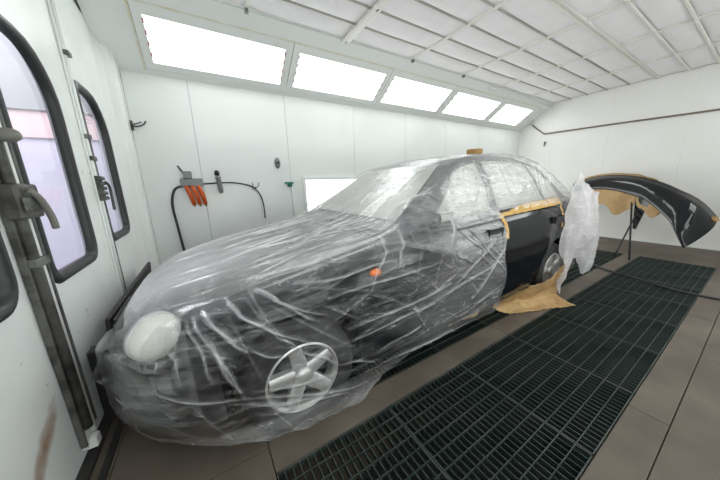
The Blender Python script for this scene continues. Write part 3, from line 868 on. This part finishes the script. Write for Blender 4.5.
# hem height and flare per column
near = oy < 0
fx = ox
front = np.clip((-.30-ox)/.4, 0, 1)                       # 1 at the nose
flare = .025+.0*ox
hem_z = np.interp(ox, [-.8, -.55, -.3, 0, .2, .45, 1.2, 2.0, 3.5], [.12, .13, .09, .02, .01, .012, .012, .012, .012])
hem_z += .0
jag = .025*np.abs(np.sin(sarc*31))+.02*np.abs(np.sin(sarc*77+1))
hem_z = hem_z+.012*np.abs(np.sin(sarc*19))
rows = []
NV1, NV2 = 112, 120
for v in np.linspace(0, 1, NV1):                          # skirt
    ztop = Dk(fx)-.06
    z = hem_z+(ztop-hem_z)*v
    s = np.interp(z, [q[0] for q in SIDE], [q[1] for q in SIDE])
    s = np.where(z < .3, -.01, s)
    tuck = np.where(z < .30, (.30-z)*.10, 0)               # film tucks in below the sill, spreads on the floor
    o_ = .030+s+flare*np.clip((.62-z)/.5, 0, 1)-tuck+.018*np.clip((-.25-fx)/.15, 0, 1)*(z < .56)-.12*np.clip((.26-z)/.22, 0, 1)**2*np.clip((-.25-fx)/.3, 0, 1)-.17*np.clip((.24-z)/.22, 0, 1)**1.3*np.clip((fx-.25)/.5, 0, 1)
    rows.append(np.stack([fx+nx_*o_, oy+ny_*o_, z], 1))
xc = np.clip(ox, -.05, 3.0)
for v in np.linspace(0, 1, NV2)[1:]:
    k = 1-v
    o_ = .030-.055*np.minimum(v*14, 1)
    ex, ey = fx+nx_*o_, oy+ny_*o_
    x = xc+(ex-xc)*k**.9 if False else xc+(ex-xc)*k
    y = ey*k
    z = Ztop(x, y)+.018
    z0r = Dk(fx)-.06; bl = np.clip(v*14, 0, 1)
    z = z0r*(1-bl)+z*bl
    rows.append(np.stack([x, y, z], 1))
G = np.array(rows)                                        # (NR, NS, 3)
# smooth a little along the drape so that it bridges hollows
for _ in range(5):
    G[1:-1] = (G[:-2]+2*G[1:-1]+G[2:])/4
# never let it fall inside the car
NR = G.shape[0]
P = G.reshape(-1, 3).copy()
nrm = np.zeros_like(G)
du = np.roll(G, -1, 1)-np.roll(G, 1, 1); dv = np.zeros_like(G); dv[1:-1] = G[2:]-G[:-2]; dv[0] = G[1]-G[0]; dv[-1] = G[-1]-G[-2]
nrm = np.cross(du, dv); ln = np.linalg.norm(nrm, axis=2, keepdims=True); nrm = nrm/np.maximum(ln, 1e-9)
cen = np.array([1.3, 0, .3]); sgn_ = np.sign(np.sum(nrm*(G-cen), axis=2, keepdims=True)); nrm *= sgn_
# spine rows degenerate: use up
nrm[-2:] = (0, 0, 1)
N3 = nrm.reshape(-1, 3)
whiteness = np.zeros(len(P))
disp = np.zeros(len(P))
side_mask = np.clip((1.02-P[:, 2])/.08, 0, 1)*np.clip((np.abs(P[:, 1])-.70)/.06, 0, 1)
# measured folds on the near side: world (x, z) pairs -> car frame
def wfold(a, b, h, wd, l): return ((a[0]-CX, -.85, a[1]), (b[0]-CX, -.85, b[1]), h, wd, l)
FOLDS_PX = [
 ((174,309),(247,403)), ((192,322),(247,356)), ((262,299),(320,322)), ((200,327),(247,356)), ((247,356),(287,360)),
 ((223,311),(273,334)), ((273,334),(299,350)), ((299,350),(340,364)), ((340,364),(378,359)), ((255,300),(328,316)),
 ((448,223),(457,263)), ((463,227),(483,250)), ((456,253),(470,262)), ((442,230),(432,307)), ((380,207),(497,213)),
 ((507,230),(433,310)), ((250,405),(370,385)), ((130,425),(250,405)), ((255,412),(330,395)), ((150,360),(158,392)), ((130,356),(122,390)),
 ((166,352),(182,400)), ((330,300),(440,262)), ((350,330),(450,285)), ((300,290),(395,262)), ((340,345),(440,300)),
 ((385,330),(500,262)), ((400,345),(505,285)), ((395,240),(372,290)), ((410,232),(400,268)), ((425,225),(415,290)), ((489,222),(500,262)),
 ((270,300),(430,240)), ((390,360),(470,322)), ((365,372),(450,330)), ((378,352),(430,318)), ((475,230),(503,270)), ((470,300),(505,250)), ((460,315),(500,285)),
 ((180,330),(215,390)), ((120,372),(160,425)), ((205,345),(240,398)), ((230,318),(310,345)), ((255,398),(345,372)), ((262,420),(348,392))]
rl = [Vector(rt2), Vector(up2), Vector(fw)]
def side_hit(p, yw=1.005):
    d = fw+rt2*((p[0]-360)/250.7)-up2*((p[1]-240)/250.7)
    t = yw/d.y; return (d.x*t, CAM_H+d.z*t)
for i, (a, b) in enumerate(FOLDS_PX):
    A, B = side_hit(a), side_hit(b)
    h = .006+.004*RNG.rand(); wd = .0055+.0035*RNG.rand()
    A3, B3, _, _, _ = wfold(A, B, 0, 0, 0)
    if i == 14: h, wd = .004, .006
    soft = .35 if i in (13, 30, 31, 32) else .6 if i in (15, 26, 27) else 1.0
    h *= soft
    # distance measured in the side plane
    Q = P.copy(); Q[:, 1] = -.85
    L3 = np.array(B3)-np.array(A3)
    # slightly wavy folds
    per = np.array([-L3[2], 0, L3[0]])/max(np.linalg.norm(L3), 1e-6)
    dd, t = seg_dist(Q+per*(.006*np.sin(7*np.linalg.norm(Q-np.array(A3), axis=1)/max(np.linalg.norm(L3), .1)+i))[:, None], A3, B3)
    e = np.exp(-(dd/wd)**2)*(P[:, 1] < -.55)*side_mask*(.35+.65*np.sin(PI*np.clip(t, .04, .96))**.5)
    disp += h*e; whiteness += .62*soft*np.exp(-(dd/(wd*.7))**2)*(P[:, 1] < -.55)*side_mask*(.3+.7*np.sin(PI*np.clip(t, .02, .98)))
# random folds: bonnet and roof run lengthwise, sides fall diagonally
for i in range(230):
    r = RNG.rand(6)
    if i < 70:
        x0 = -.6+1.4*r[0]; y0 = -.7+1.4*r[1]; ln_ = .25+.7*r[2]; an = (r[3]-.5)*.7
        A = np.array([x0, y0]); B = A+ln_*np.array([math.cos(an), math.sin(an)]); Q2 = P[:, :2]; mask = (P[:, 2] > .55)*(1-side_mask)*(1-.75*((P[:, 0] > .66) & (P[:, 2] > .97)))
        h, wd, l = .003+.006*r[4], .007+.007*r[5], .26
    elif i < 100:
        x0 = .7+2.0*r[0]; z0 = .98+.2*r[1]; ln_ = .2+.3*r[2]; an = .4+r[3]*1.6
        A = np.array([x0, z0]); B = A+ln_*np.array([math.cos(an), math.sin(an)]); Q2 = P[:, [0, 2]]; mask = (P[:, 2] > .93)*(P[:, 1] < 0)
        h, wd, l = .002+.003*r[4], .008+.008*r[5], .12
    else:
        x0 = -.7+4.0*r[0]; z0 = .2+.7*r[1]; ln_ = .15+.45*r[2]; an = -1.3+r[3]*1.8
        A = np.array([x0, z0]); B = A+ln_*np.array([math.cos(an), math.sin(an)]); Q2 = P[:, [0, 2]]; mask = side_mask*((P[:, 1] < 0) if i % 3 else (P[:, 1] > 0))
        h, wd, l = .002+.003*r[4], .004+.004*r[5], .28
    dd, t = seg_dist(Q2, A, B)
    e = np.exp(-(dd/wd)**2)*mask*np.sin(PI*np.clip(t, .03, .97))
    disp += h*e; whiteness += l*np.exp(-(dd/(wd*.8))**2)*mask*np.sin(PI*np.clip(t, .03, .97))
disp += .004*noise3(P, .8, 3)+.0012*noise3(P*np.array([1, 1, .6]), 2.4, 5, 2, True)
hemn = np.clip((.22-P[:, 2])/.2, 0, 1)
disp += .012*hemn*noise3(P*np.array([1, 1, 2.0]), 2.2, 8, 3)
disp = np.maximum(disp, -.012)
whiteness += .26*np.clip((.20-P[:, 2])/.06, 0, 1)*(P[:, 0] < .7)+.55*hemn*np.clip(noise3(P*np.array([.45, .45, 3.5]), 1.8, 11, 4)+.25, 0, 1.5)
whiteness += .20*side_mask*np.clip((P[:, 0]-.35)/.5, 0, 1)*(.75+.5*np.clip(noise3(P*np.array([1, 1, .5]), .9, 71, 3), -.5, .8))+.10*side_mask*np.clip(noise3(P*np.array([1, 1, .8]), 1.1, 17, 4), 0, 1)
# mirror pushes the film out
for sy in (-1, 1):
    dm = np.linalg.norm((P-np.array([.82, sy*.86, .99]))*np.array([1, .8, 1.0]), axis=1)
    disp += .22*np.exp(-(dm/.15)**2)
    dm2 = np.abs(P[:, 0]-.84)/.13; zz = np.clip((.98-P[:, 2])/.45, 0, 1)
    disp += .055*np.exp(-dm2**2)*(1-zz)**1.5*(P[:, 2] < .98)*side_mask*(np.sign(P[:, 1]) == sy)
# headlamp bulge, film tight and clear-white over the lens
for sy in (-1,):
    dm = np.linalg.norm(P-np.array([-.57, sy*.735, .655]), axis=1)
    disp += .062*np.exp(-(dm/.12)**4)
    whiteness = whiteness*np.clip((dm-.07)/.05, .15, 1)+.12*np.clip((.115-dm)/.02, 0, 1)+.30*np.exp(-((dm-.115)/.006)**2)
# doubled film over the bonnet and the top, plus painted light-panel reflection
topm = np.clip((P[:, 2]-(Dk(P[:, 0])-.05))/.03, 0, 1)*np.clip((.90-np.abs(P[:, 1]))/.05, 0, 1)
whiteness += .26*topm
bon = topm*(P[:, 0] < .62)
whiteness += bon*(.14+.62*np.clip((.10-P[:, 0])/.4, 0, 1))*np.clip((P[:, 1]+.62)/.35, 0, 1)  # front bonnet whitened to stand in for the light-panel reflection
whiteness += bon*.22*np.clip(noise3(P*np.array([.6, 2.2, 1]), 1.3, 21, 3), 0, 1)
# A and C pillar: clear
P += N3*disp[:, None]
P[:, 2] = np.maximum(P[:, 2], .004)
# cut: near-side rear door is left bare; small tears along the nose hem
idx = np.arange(NR*NS).reshape(NR, NS)
PG = P.reshape(NR, NS, 3)
a_ = idx[:-1]; b_ = np.roll(idx, -1, 1)[:-1]; c_ = np.roll(idx, -1, 1)[1:]; d_ = idx[1:]
cc = (PG[:-1]+np.roll(PG, -1, 1)[1:])/2
bare = (cc[..., 1] < -.5) & (cc[..., 0] > 1.63+.02*np.sin(cc[..., 2]*17)-.10*np.clip(.5-cc[..., 2], 0, 1)) & \
       (cc[..., 0] < 2.52+.56*np.clip((cc[..., 2]-.46)/.16, 0, 1)) & (cc[..., 2] < .985+.006*np.sin(cc[..., 0]*40))
faces = np.stack([a_, b_, c_, d_], -1)[~bare]
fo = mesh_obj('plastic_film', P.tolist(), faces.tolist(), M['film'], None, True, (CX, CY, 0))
at_ = fo.data.attributes.new('film_whiteness', 'FLOAT', 'POINT'); at_.data.foreach_set('value', np.clip(whiteness, 0, 1.2).astype(np.float32))
tag(fo, 'crinkled clear plastic film draped over the bonnet, roof and front doors of the car', 'plastic sheet')
print('film verts', len(P))

# loose outer skirt of film flaring off the nose, torn lower edge
V = []; lay2 = []; cols_ = [c for c in range(NS) if ox[c] < -.42]
cols_ = sorted(cols_, key=lambda c: sarc[c]); nf = 26
for q, c in enumerate(cols_):
    e = min(1, q/8, (len(cols_)-1-q)/8)
    lowz = .36+.06*math.exp(-((oy[c]+.50)/.10)**2)+.020*abs(math.sin(sarc[c]*38))+.012*abs(math.sin(sarc[c]*83+1))-.10*max(0, (ox[c]+.70)/.28)
    fl_ = .012+.045*math.exp(-((oy[c]+.50)/.16)**2)
    for k in range(nf+1):
        v = k/nf; z = (Dk(ox[c])-.045)*(1-v)+lowz*v
        s_ = np.interp(z, [t[0] for t in SIDE], [t[1] for t in SIDE])
        o_ = .034+s_+fl_*v**1.3*e+.008*math.sin(sarc[c]*46+2*math.sin(sarc[c]*11))*v
        V.append((ox[c]+nx_[c]*o_, oy[c]+ny_[c]*o_, z)); lay2.append(.02+.10*math.sin(sarc[c]*46+2*math.sin(sarc[c]*11))+.25*(v > .97))
F = [(i*(nf+1)+k, (i+1)*(nf+1)+k, (i+1)*(nf+1)+k+1, i*(nf+1)+k+1) for i in range(len(cols_)-1) for k in range(nf)]
ff = mesh_obj('film_skirt', V, F, M['film'], fo, True)
a2 = ff.data.attributes.new('film_whiteness', 'FLOAT', 'POINT'); a2.data.foreach_set('value', np.clip(lay2, 0, 1).astype(np.float32))

# bunched film round the rear corner
path = catmull([(2.60, -.885, 0), (2.84, -.90, 0), (3.08, -.93, 0), (3.34, -.90, 0), (3.55, -.76, 0), (3.63, -.4, 0), (3.64, .1, 0), (3.62, .5, 0), (3.50, .8, 0)], 14)
toph = np.interp(np.linspace(0, 1, len(path)), [0, .06, .115, .20, .30, .5, .7, 1], [.52, 1.10, 1.27, 1.16, 1.06, 1.05, 1.04, 1.0])
both = np.interp(np.linspace(0, 1, len(path)), [0, .05, .09, .13, .2, .3, .45, .6, 1], [.20, .03, .40, .42, .22, .16, .22, .3, .3])
nz = 60; V = []; F = []
for i, p in enumerate(path):
    for k in range(nz+1):
        v = k/nz; z = both[i]+(toph[i]-both[i])*v
        t = path[min(i+1, len(path)-1)]-path[max(i-1, 0)]; nn = Vector((t.y, -t.x, 0)).normalized()
        if nn.dot(p-Vector((2, 0, 0))) < 0: nn = -nn
        o_ = .05*math.sin(PI*min(v*1.1, 1))-.03*v
        V.append(np.array(p+nn*o_)+np.array([0, 0, z]))
V = np.array(V); nn3 = np.zeros_like(V)
for i, p in enumerate(path):
    t = path[min(i+1, len(path)-1)]-path[max(i-1, 0)]; nn = Vector((t.y, -t.x, 0)).normalized()
    if nn.dot(p-Vector((2, 0, 0))) < 0: nn = -nn
    nn3[i*(nz+1):(i+1)*(nz+1)] = nn
dv_ = .03*noise3(V*np.array([1.2, 1.2, .5]), 1.4, 31, 4)+.015*noise3(V, 3.5, 33, 3, True)
V = V+nn3*dv_[:, None]
for i in range(len(path)-1):
    for k in range(nz):
        a = i*(nz+1)+k; F.append((a, a+nz+1, a+nz+2, a+1))
fr = mesh_obj('plastic_film', V, F, M['film_rear'], None, True, (CX, CY, 0))
at_ = fr.data.attributes.new('film_whiteness', 'FLOAT', 'POINT'); at_.data.foreach_set('value', (np.clip(noise3(V*np.array([1, 1, .5]), 2, 41, 3), 0, 1)*.4).astype(np.float32))
tag(fr, 'whitish bunched plastic film peaked around the rear corner of the car', 'plastic sheet')

# ---------------------------------------------------------------- masking tape and paper
def crumple(nx, ny, fn, amp, seed, mt, name, thick=.0012, loc=(0, 0, 0), sc=5):
    V = np.array([fn(i/nx, j/ny) for i in range(nx+1) for j in range(ny+1)])
    r = noise3(V, sc, seed, 3, True); r2_ = noise3(V+3, sc*.6, seed+1, 3)
    V[:, 2] += amp*np.abs(r)*.8; V[:, 1] += amp*r2_*.8; V[:, 0] += amp*.5*r
    V[:, 2] = np.maximum(V[:, 2], .003)
    F = [(i*(ny+1)+j, (i+1)*(ny+1)+j, (i+1)*(ny+1)+j+1, i*(ny+1)+j+1) for i in range(nx) for j in range(ny)]
    o = mesh_obj(name, V, F, mt, None, True, loc)
    s = o.modifiers.new('s', 'SOLIDIFY'); s.thickness = thick
    return o
def belt(u, v):
    x = 1.64+1.06*u; z = .925+.065*v+.03*u
    y = -(side_y(x, .93)+.014-.045*v); return np.array([x+CX, y+CY, z+.012*u])
o = crumple(60, 5, belt, .004, 5, M['tape'], 'masking_tape', loc=(0, 0, 0), sc=9)
tag(o, 'yellow masking tape strip along the window line of the bare rear door', 'tape')
def vert(u, v):
    z = .76+.19*u; x = 1.635+.045*v+.02*(1-u); return np.array([x+CX, -(side_y(x, z)+.014)+CY, z])
o = crumple(20, 4, vert, .004, 6, M['tape'], 'masking_tape', sc=9)
tag(o, 'short upright masking tape strip at the front edge of the rear door', 'tape')
def vert2(u, v):
    z = .74+.22*u; x = 2.67+.035*v-.03*(1-u); return np.array([x+CX, -(side_y(x, min(z, .93))+.014)+CY, z])
o = crumple(20, 4, vert2, .004, 7, M['tape'], 'masking_tape', sc=9)
tag(o, 'masking tape strip at the rear edge of the bare door', 'tape')
def paper1(u, v):           # tucked under the sill, out over the grating
    x0 = 1.78+.98*u; x1 = 1.95+.66*u
    P_ = [(-.815, .23), (-.80, .12), (-.79, .03), (-.84, .006), (-.90, .004)]
    t = v*4; k = min(int(t), 3); f = t-k
    y = P_[k][0]*(1-f)+P_[k+1][0]*f; z = P_[k][1]*(1-f)+P_[k+1][1]*f
    y -= .15*u*max(0, v-.4)/.6
    if v < .5: y += .07*(1-u)*v
    z += .34*max(0, u-.45)*max(0, 1-v*2); y -= .095*min(1, max(0, u-.40)*4)*max(0, 1-v*1.05)
    return np.array([x0*(1-v)+x1*v+CX, y+CY+.10*(1-u)*min(v*2, 1), z])
o = crumple(60, 36, paper1, .018, 12, M['kraft'], 'masking_paper')
tag(o, 'crumpled brown masking paper hanging to the floor below the rear door', 'paper')
def paper2(u, v):
    x = 1.30+.60*u; z = .15*(1-v)+.01; y = -.60-.03*v+.02*math.sin(u*9)
    return np.array([x+CX, y+CY, z])
o = crumple(36, 20, paper2, .02, 14, M['kraft'], 'masking_paper', sc=4)
tag(o, 'brown masking paper glimpsed inside the film below the front door', 'paper')
# roll of tape on the roof
tr_ = empty('tape_roll', (2.31, 1.60, 1.462), 0, 'roll of masking tape standing on the filmed car roof', 'tape roll')
MB().lathe([(.040, 0), (.072, 0), (.073, .002), (.073, .043), (.072, .045), (.040, .045)], 36, closed=True).build('tape', M['card'], tr_)
MB().lathe([(.0365, 0), (.040, 0), (.040, .046), (.0365, .046)], 36, closed=True).build('core', M['card'], tr_)

# dark board along the foot of the doors beyond the nose
bo = MB().bbox(-.012, .012, -.62, .62, 0, .53, .004, Matrix.Rotation(.10, 4, 'Y')).build('board', M['board'], None, False, (-.575, 2.36, .026))
tag(bo, 'dark grey board leaning on the doors behind the car nose', 'board')
bl = MB().bbox(-.05, .03, -.035, .045, 0, .40, .008).build('post_block', M['plastic_black'], None, False, (-.56, 1.70, .024))
tag(bl, 'small black block standing at the end of the dark board', 'block')

# ---------------------------------------------------------------- spare bumper on its stand
bp_ = empty('bumper_stand', (5.22, .95, 0), 0, 'thin black metal stand holding the spare bumper', 'stand')
def at_depth(px, py, t):
    return Vector((0, 0, CAM_H))+(fw+rt2*((px-360)/250.7)-up2*((py-240)/250.7))*t
# survey points along the two long edges of the bumper (taken off the photograph with a distance each)
LOW = catmull([at_depth(*q) for q in [(576, 194, 5.1), (588, 190, 4.9), (606, 189, 4.55), (630, 194, 4.1), (650, 203, 3.75), (668, 219, 3.45), (676, 232, 3.3), (684, 248, 3.22)]], 8)
UPP = catmull([at_depth(*q) for q in [(576, 185, 5.4), (586, 181, 5.2), (606, 177, 4.85), (632, 177, 4.4), (653, 181, 4.05), (676, 190, 3.75), (692, 200, 3.6), (705, 213, 3.5)]], 8)
sb = Vector((5.22, .95, 0))
MB().tube([(0, 0, 0), at_depth(632, 197, 4.12)-sb], .012, 10).build('pole', M['plastic_black'], bp_, True)
MB().tube([Vector((5.12, 1.10, .012))-sb, at_depth(643, 201, 4.10)-sb], .011, 8).build('leg', M['plastic_black'], bp_, True)
BC = at_depth(632, 188, 4.2)
bu = empty('spare_bumper', tuple(BC), 0, 'glossy black painted car bumper hung arched on the stand at the far end', 'car bumper')
NB = len(LOW)-1
def bump_pt(u, v, off=0.0):
    """u 0..1 along, v 0 lower edge .. 1 upper edge; bulges towards the room"""
    f = min(u, .9999)*NB; k = int(f); g = f-k
    a = LOW[k]*(1-g)+LOW[k+1]*g; b = UPP[k]*(1-g)+UPP[k+1]*g
    d = (LOW[min(k+1, NB)]-LOW[k]).normalized(); n = d.cross(b-a).normalized()
    if n.dot(Vector((-.6, -.7, .3))) < 0: n = -n
    w = (b-a).length
    h = .22*w*(1-(2*v-1)**2)+.018*math.exp(-((v-.72)/.05)**2)
    return a+(b-a)*v+n*(h+off)-BC
def bump_mesh(u0, u1, v0, v1, off, nu, nv, mt, name, th=.006, par=None):
    V = []; F = []
    for o_ in (off, off-th):
        for i in range(nu+1):
            for j in range(nv+1): V.append(bump_pt(u0+(u1-u0)*i/nu, v0+(v1-v0)*j/nv, o_))
    m_ = (nu+1)*(nv+1)
    for i in range(nu):
        for j in range(nv):
            p = i*(nv+1)+j; F.append((p, p+1, p+nv+2, p+nv+1)); F.append((m_+p, m_+p+nv+1, m_+p+nv+2, m_+p+1))
    bd = [i*(nv+1) for i in range(nu+1)]+[nu*(nv+1)+j for j in range(1, nv+1)]+[i*(nv+1)+nv for i in range(nu-1, -1, -1)]+[j for j in range(nv-1, 0, -1)]
    for a, b in zip(bd, bd[1:]+bd[:1]): F.append((a, b, m_+b, m_+a))
    return smooth_by_angle(mesh_obj(name, V, F, mt, bu), 45)
bump_mesh(0, 1, 0, 1, 0, 80, 24, M['paint'], 'bumper_skin', .012)
bump_mesh(.45, .93, .80, .92, .012, 40, 4, M['plastic_black'], 'rubber_strip', .012)
def masksheet(u0, u1, v0, dz, seed, up_=0):
    V = []; nu, nv = 44, 8
    for i in range(nu+1):
        for j in range(nv+1):
            u = u0+(u1-u0)*i/nu; v = j/nv; e = math.sin(PI*i/nu)**.35
            p = bump_pt(u, v0, -.008)+Vector((0, 0, (up_-dz*e*(1+.20*math.sin(u*19)+.10*math.sin(u*53)))*v))+Vector((.04, .05, 0))*v
            V.append(p)
    V = np.array([tuple(q) for q in V]); V += .010*noise3(V, 3, seed, 3)[:, None]
    F = [(i*(nv+1)+j, (i+1)*(nv+1)+j, (i+1)*(nv+1)+j+1, i*(nv+1)+j+1) for i in range(nu) for j in range(nv)]
    return mesh_obj('masking_paper', V, F, M['kraft'], bu, True)
masksheet(.18, .50, .03, .34, 51)
masksheet(.50, .66, .03, .20, 53)
masksheet(.02, .62, .97, .0, 52, .065)
kb = .50
MB().add([bump_pt(kb-.012, .05), bump_pt(kb+.07, .02), bump_pt(kb+.015, .02)+Vector((0, 0, -.50)), bump_pt(kb-.012, .05)+Vector((.04, .04, 0)), bump_pt(kb+.07, .02)+Vector((.04, .04, 0)), bump_pt(kb+.005, .02)+Vector((.03, .03, -.50))],
         [(0,1,2), (3,5,4), (0,3,4,1), (1,4,5,2), (0,2,5,3)]).build('bracket', M['paint'], bu)
P0 = at_depth(709, 219, 3.25)-BC
V = []; rr_ = random.Random(3)
mb = MB(); mb.lathe([(.001, 0), (.035, .01), (.045, .04), (.03, .07), (.04, .10), (.02, .13), (.001, .135)], 9, Matrix.Translation(P0+Vector((0, 0, -.09))) @ Matrix.Rotation(.4, 4, 'X'))
mb.V = [(v[0]+rr_.uniform(-.012, .012), v[1]+rr_.uniform(-.012, .012), v[2]) for v in mb.V]
mb.build('paper_tab', M['kraft'], bu)

# ---------------------------------------------------------------- things on the walls
hk = empty('wall_hook', (-.50, Y1, 1.86), 0, 'small metal hook with bent prongs at the corner above the car nose', 'hook')
MB().bbox(-.035, -.010, -.03, -.0, -.045, .05, .004).build('base_plate', M['rod_dark'], hk)
MB().tube(catmull([(-.02, -.02, .0), (.03, -.05, -.01), (.08, -.05, .015), (.10, -.04, .05)], 5), .007, 8).build('prong', M['rod'], hk, True)
MB().tube(catmull([(-.02, -.02, .01), (.03, -.07, .015), (.07, -.08, .03)], 5), .006, 8).build('prong', M['rod'], hk, True)

tw = Y1-.002
ah = empty('air_tool_holder', (-.10, Y1, 1.30), 0, 'grey wall holder with three orange air nozzles beside the black hose', 'tool holder')
MB().bbox(-.10, .12, -.05, -.001, -.06, .03, .008).build('holder_plate', M['grey_metal'], ah)
MB().bbox(-.06, .02, -.07, -.001, .03, .11, .008).build('valve_block', M['grey_metal'], ah)
MB().tube([(-.10, -.03, .17), (-.05, -.03, .08)], .010, 8).build('valve_lever', M['rod'], ah, True)
for k in range(3):
    nz_ = MB().tube([(-.055+.06*k, -.04, -.05), (-.02+.058*k, -.045, -.16), (.0+.056*k, -.045, -.27)], [.022, .026, .021], 10).build('nozzle', M['orange'], ah, True)
    MB().tube([(.0+.056*k, -.045, -.27), (.004+.056*k, -.045, -.29)], [.012, .008], 10).build('nozzle_tip', M['rod'], nz_, True)

af = empty('air_filter', (.175, Y1, 1.15), 0, 'slim silver inline air filter with black cap on the far wall', 'air filter')
MB().lathe([(.001, 0), (.018, .004), (.026, .03), (.026, .17), (.03, .18), (.03, .2), (.001, .21)], 16, Matrix.Translation((.02, -.04, 0)) @ Matrix.Rotation(-.08, 4, 'Y')).build('filter_body', M['grey_metal'], af, True)
MB().lathe([(.001, 0), (.026, 0), (.026, .045), (.015, .06), (.001, .06)], 16, Matrix.Translation((.0, -.04, .21))).build('cap', M['plastic_black'], af, True)

z_ = Y1-.03
hz = MB().tube(catmull([(-.28, z_, .50), (-.30, z_, .80), (-.31, z_, 1.05), (-.27, z_, 1.20), (-.20, z_, 1.245), (-.10, z_-.01, 1.25)], 8), .013, 10).build('air_hose', M['black_hose'], None, True)
tag(hz, 'thick black air hose curving down left of the orange nozzles', 'hose')
h2 = MB().tube(catmull([(-.02, z_-.01, 1.265), (.08, z_, 1.27), (.20, z_, 1.275), (.32, z_, 1.275), (.45, z_, 1.255), (.56, z_, 1.215), (.63, z_, 1.13), (.665, z_, 1.0), (.67, z_, .80)], 8), .0085, 8).build('air_hose', M['black_hose'], None, True)
tag(h2, 'thin dark hose arching right from the orange nozzles', 'hose')
cl = MB().tube(catmull([(.56, z_, 1.27), (.565, z_-.01, 1.215), (.59, z_-.01, 1.20), (.63, z_, 1.23), (.64, z_, 1.27)], 5), .005, 6).bbox(.56, .60, z_-.01, Y1-.001, 1.19, 1.215, .003).build('hose_clip', M['rod_dark'], None, True)
tag(cl, 'small dark wall clip holding the thin arched hose', 'clip')

ov = empty('round_fitting', (.905, Y1, 1.52), 0, 'small grey oval fitting high on the far wall', 'wall fitting')
MB().lathe([(.036, 0), (.036, .02), (.028, .03), (.001, .032)], 20, Matrix.Rotation(PI/2, 4, 'X') @ Matrix.Diagonal((1, 1.95, 1, 1))).build('cover', M['grey_metal'], ov, True)
MB().lathe([(.02, .0), (.02, .045), (.001, .045)], 16, Matrix.Rotation(PI/2, 4, 'X')).build('boss', M['rod'], ov, True)

gv = empty('tap_valve', (1.04, Y1, 1.24), 0, 'small teal green tap with thin grey pipe below it on the far wall', 'tap')
MB().lathe([(.02, 0), (.02, .05), (.001, .05)], 12, Matrix.Rotation(PI/2, 4, 'X')).build('valve_body', M['rod_dark'], gv, True)
MB().bbox(-.075, .045, -.075, -.05, .0, .028, .006).build('tap_handle', M['green'], gv)
MB().bbox(-.03, .03, -.06, -.02, -.035, .0, .006).build('tap_handle', M['green'], gv)
MB().tube([(.03, -.02, -.03), (.035, -.02, -.60)], .008, 8).build('drain_pipe', M['trim'], gv, True)

# low light panels in the far wall (one shows); unseen near-wall ones added as fill
for k, (lx, side) in enumerate([(1.9, 1), (3.9, 1), (5.6, 1), (.25, -1), (1.9, -1), (3.6, -1)]):
    lab = ['low wall light panel glowing behind the car windscreen', 'low wall light panel hidden behind the car cabin', 'low wall light panel behind the car boot',
           'added fill light panel nearest the doors, unseen behind the photographer', 'middle added fill light panel, unseen on the wall behind the photographer', 'added fill light panel unseen behind the photographer, nearest the gable wall'][k]
    yy = Y1 if side > 0 else Y0
    ll = empty('low_light_panel', (lx, yy, .9), 0 if side > 0 else PI, lab, 'light', 'low wall light panels')
    MB().box(-.62, .62, -.006, -.001, -.40, .39).build('diffuser', M['lamp_low'], ll)
    MB().bbox(-.66, .66, -.022, .0, .39, .435, .003).bbox(-.66, .66, -.022, .0, -.44, -.40, .003).bbox(-.66, -.62, -.022, .0, -.40, .39, .003).bbox(.62, .66, -.022, .0, -.40, .39, .003).build('frame', M['trim'], ll)

# cable on the gable wall, pipe in the corner
cb = MB().tube([(6.895, 3.30, 2.47), (6.89, 3.18, 2.36), (6.89, 3.01, 2.215), (6.895, 1.8, 2.195), (6.895, .65, 2.165), (6.895, Y0+.03, 2.135)], .014, 10).build('cable_pipe', M['brown_pipe'], None, True)
tag(cb, 'thin brown pipe running across the gable wall above the spare bumper', 'pipe')
cp = MB().tube([(6.88, 3.33, 2.84), (6.88, 3.29, 2.46)], .016, 10).build('corner_pipe', M['trim'], None, True)
tag(cp, 'short white pipe dropping from the ceiling at the far corner', 'pipe')
vl = empty('wall_valve', (6.90, 2.98, 2.0), 0, 'tiny dark valve on the gable wall under the pipe bend', 'valve')
MB().lathe([(.016, 0), (.02, .03), (.001, .05)], 10).build('valve_body', M['rod_dark'], vl, True)
MB().tube([(-.01, 0, .01), (-.02, 0, -.06)], .01, 8).build('valve_stem', M['rod'], vl, True)
cd = MB().tube([(4.55, 2.93, 2.79), (6.90, 2.93, 2.79)], .022, 10).build('ceiling_conduit', M['trim'], None, True)
tag(cd, 'round white conduit under the ceiling edge over the last light panels', 'pipe')

# hose across the floor
fh = MB().tube(catmull([(5.6, 2.2, .016), (5.0, 1.75, .016), (4.56, 1.22, .016), (4.36, .95, .016), (4.27, .72, .016), (4.17, .50, .016), (4.13, .32, .012), (4.15, .09, .012), (4.22, -.3, .012)], 8), .011, 10).build('floor_hose', M['black_hose'], None, True)
tag(fh, 'long black hose lying across the floor gratings behind the car', 'hose')
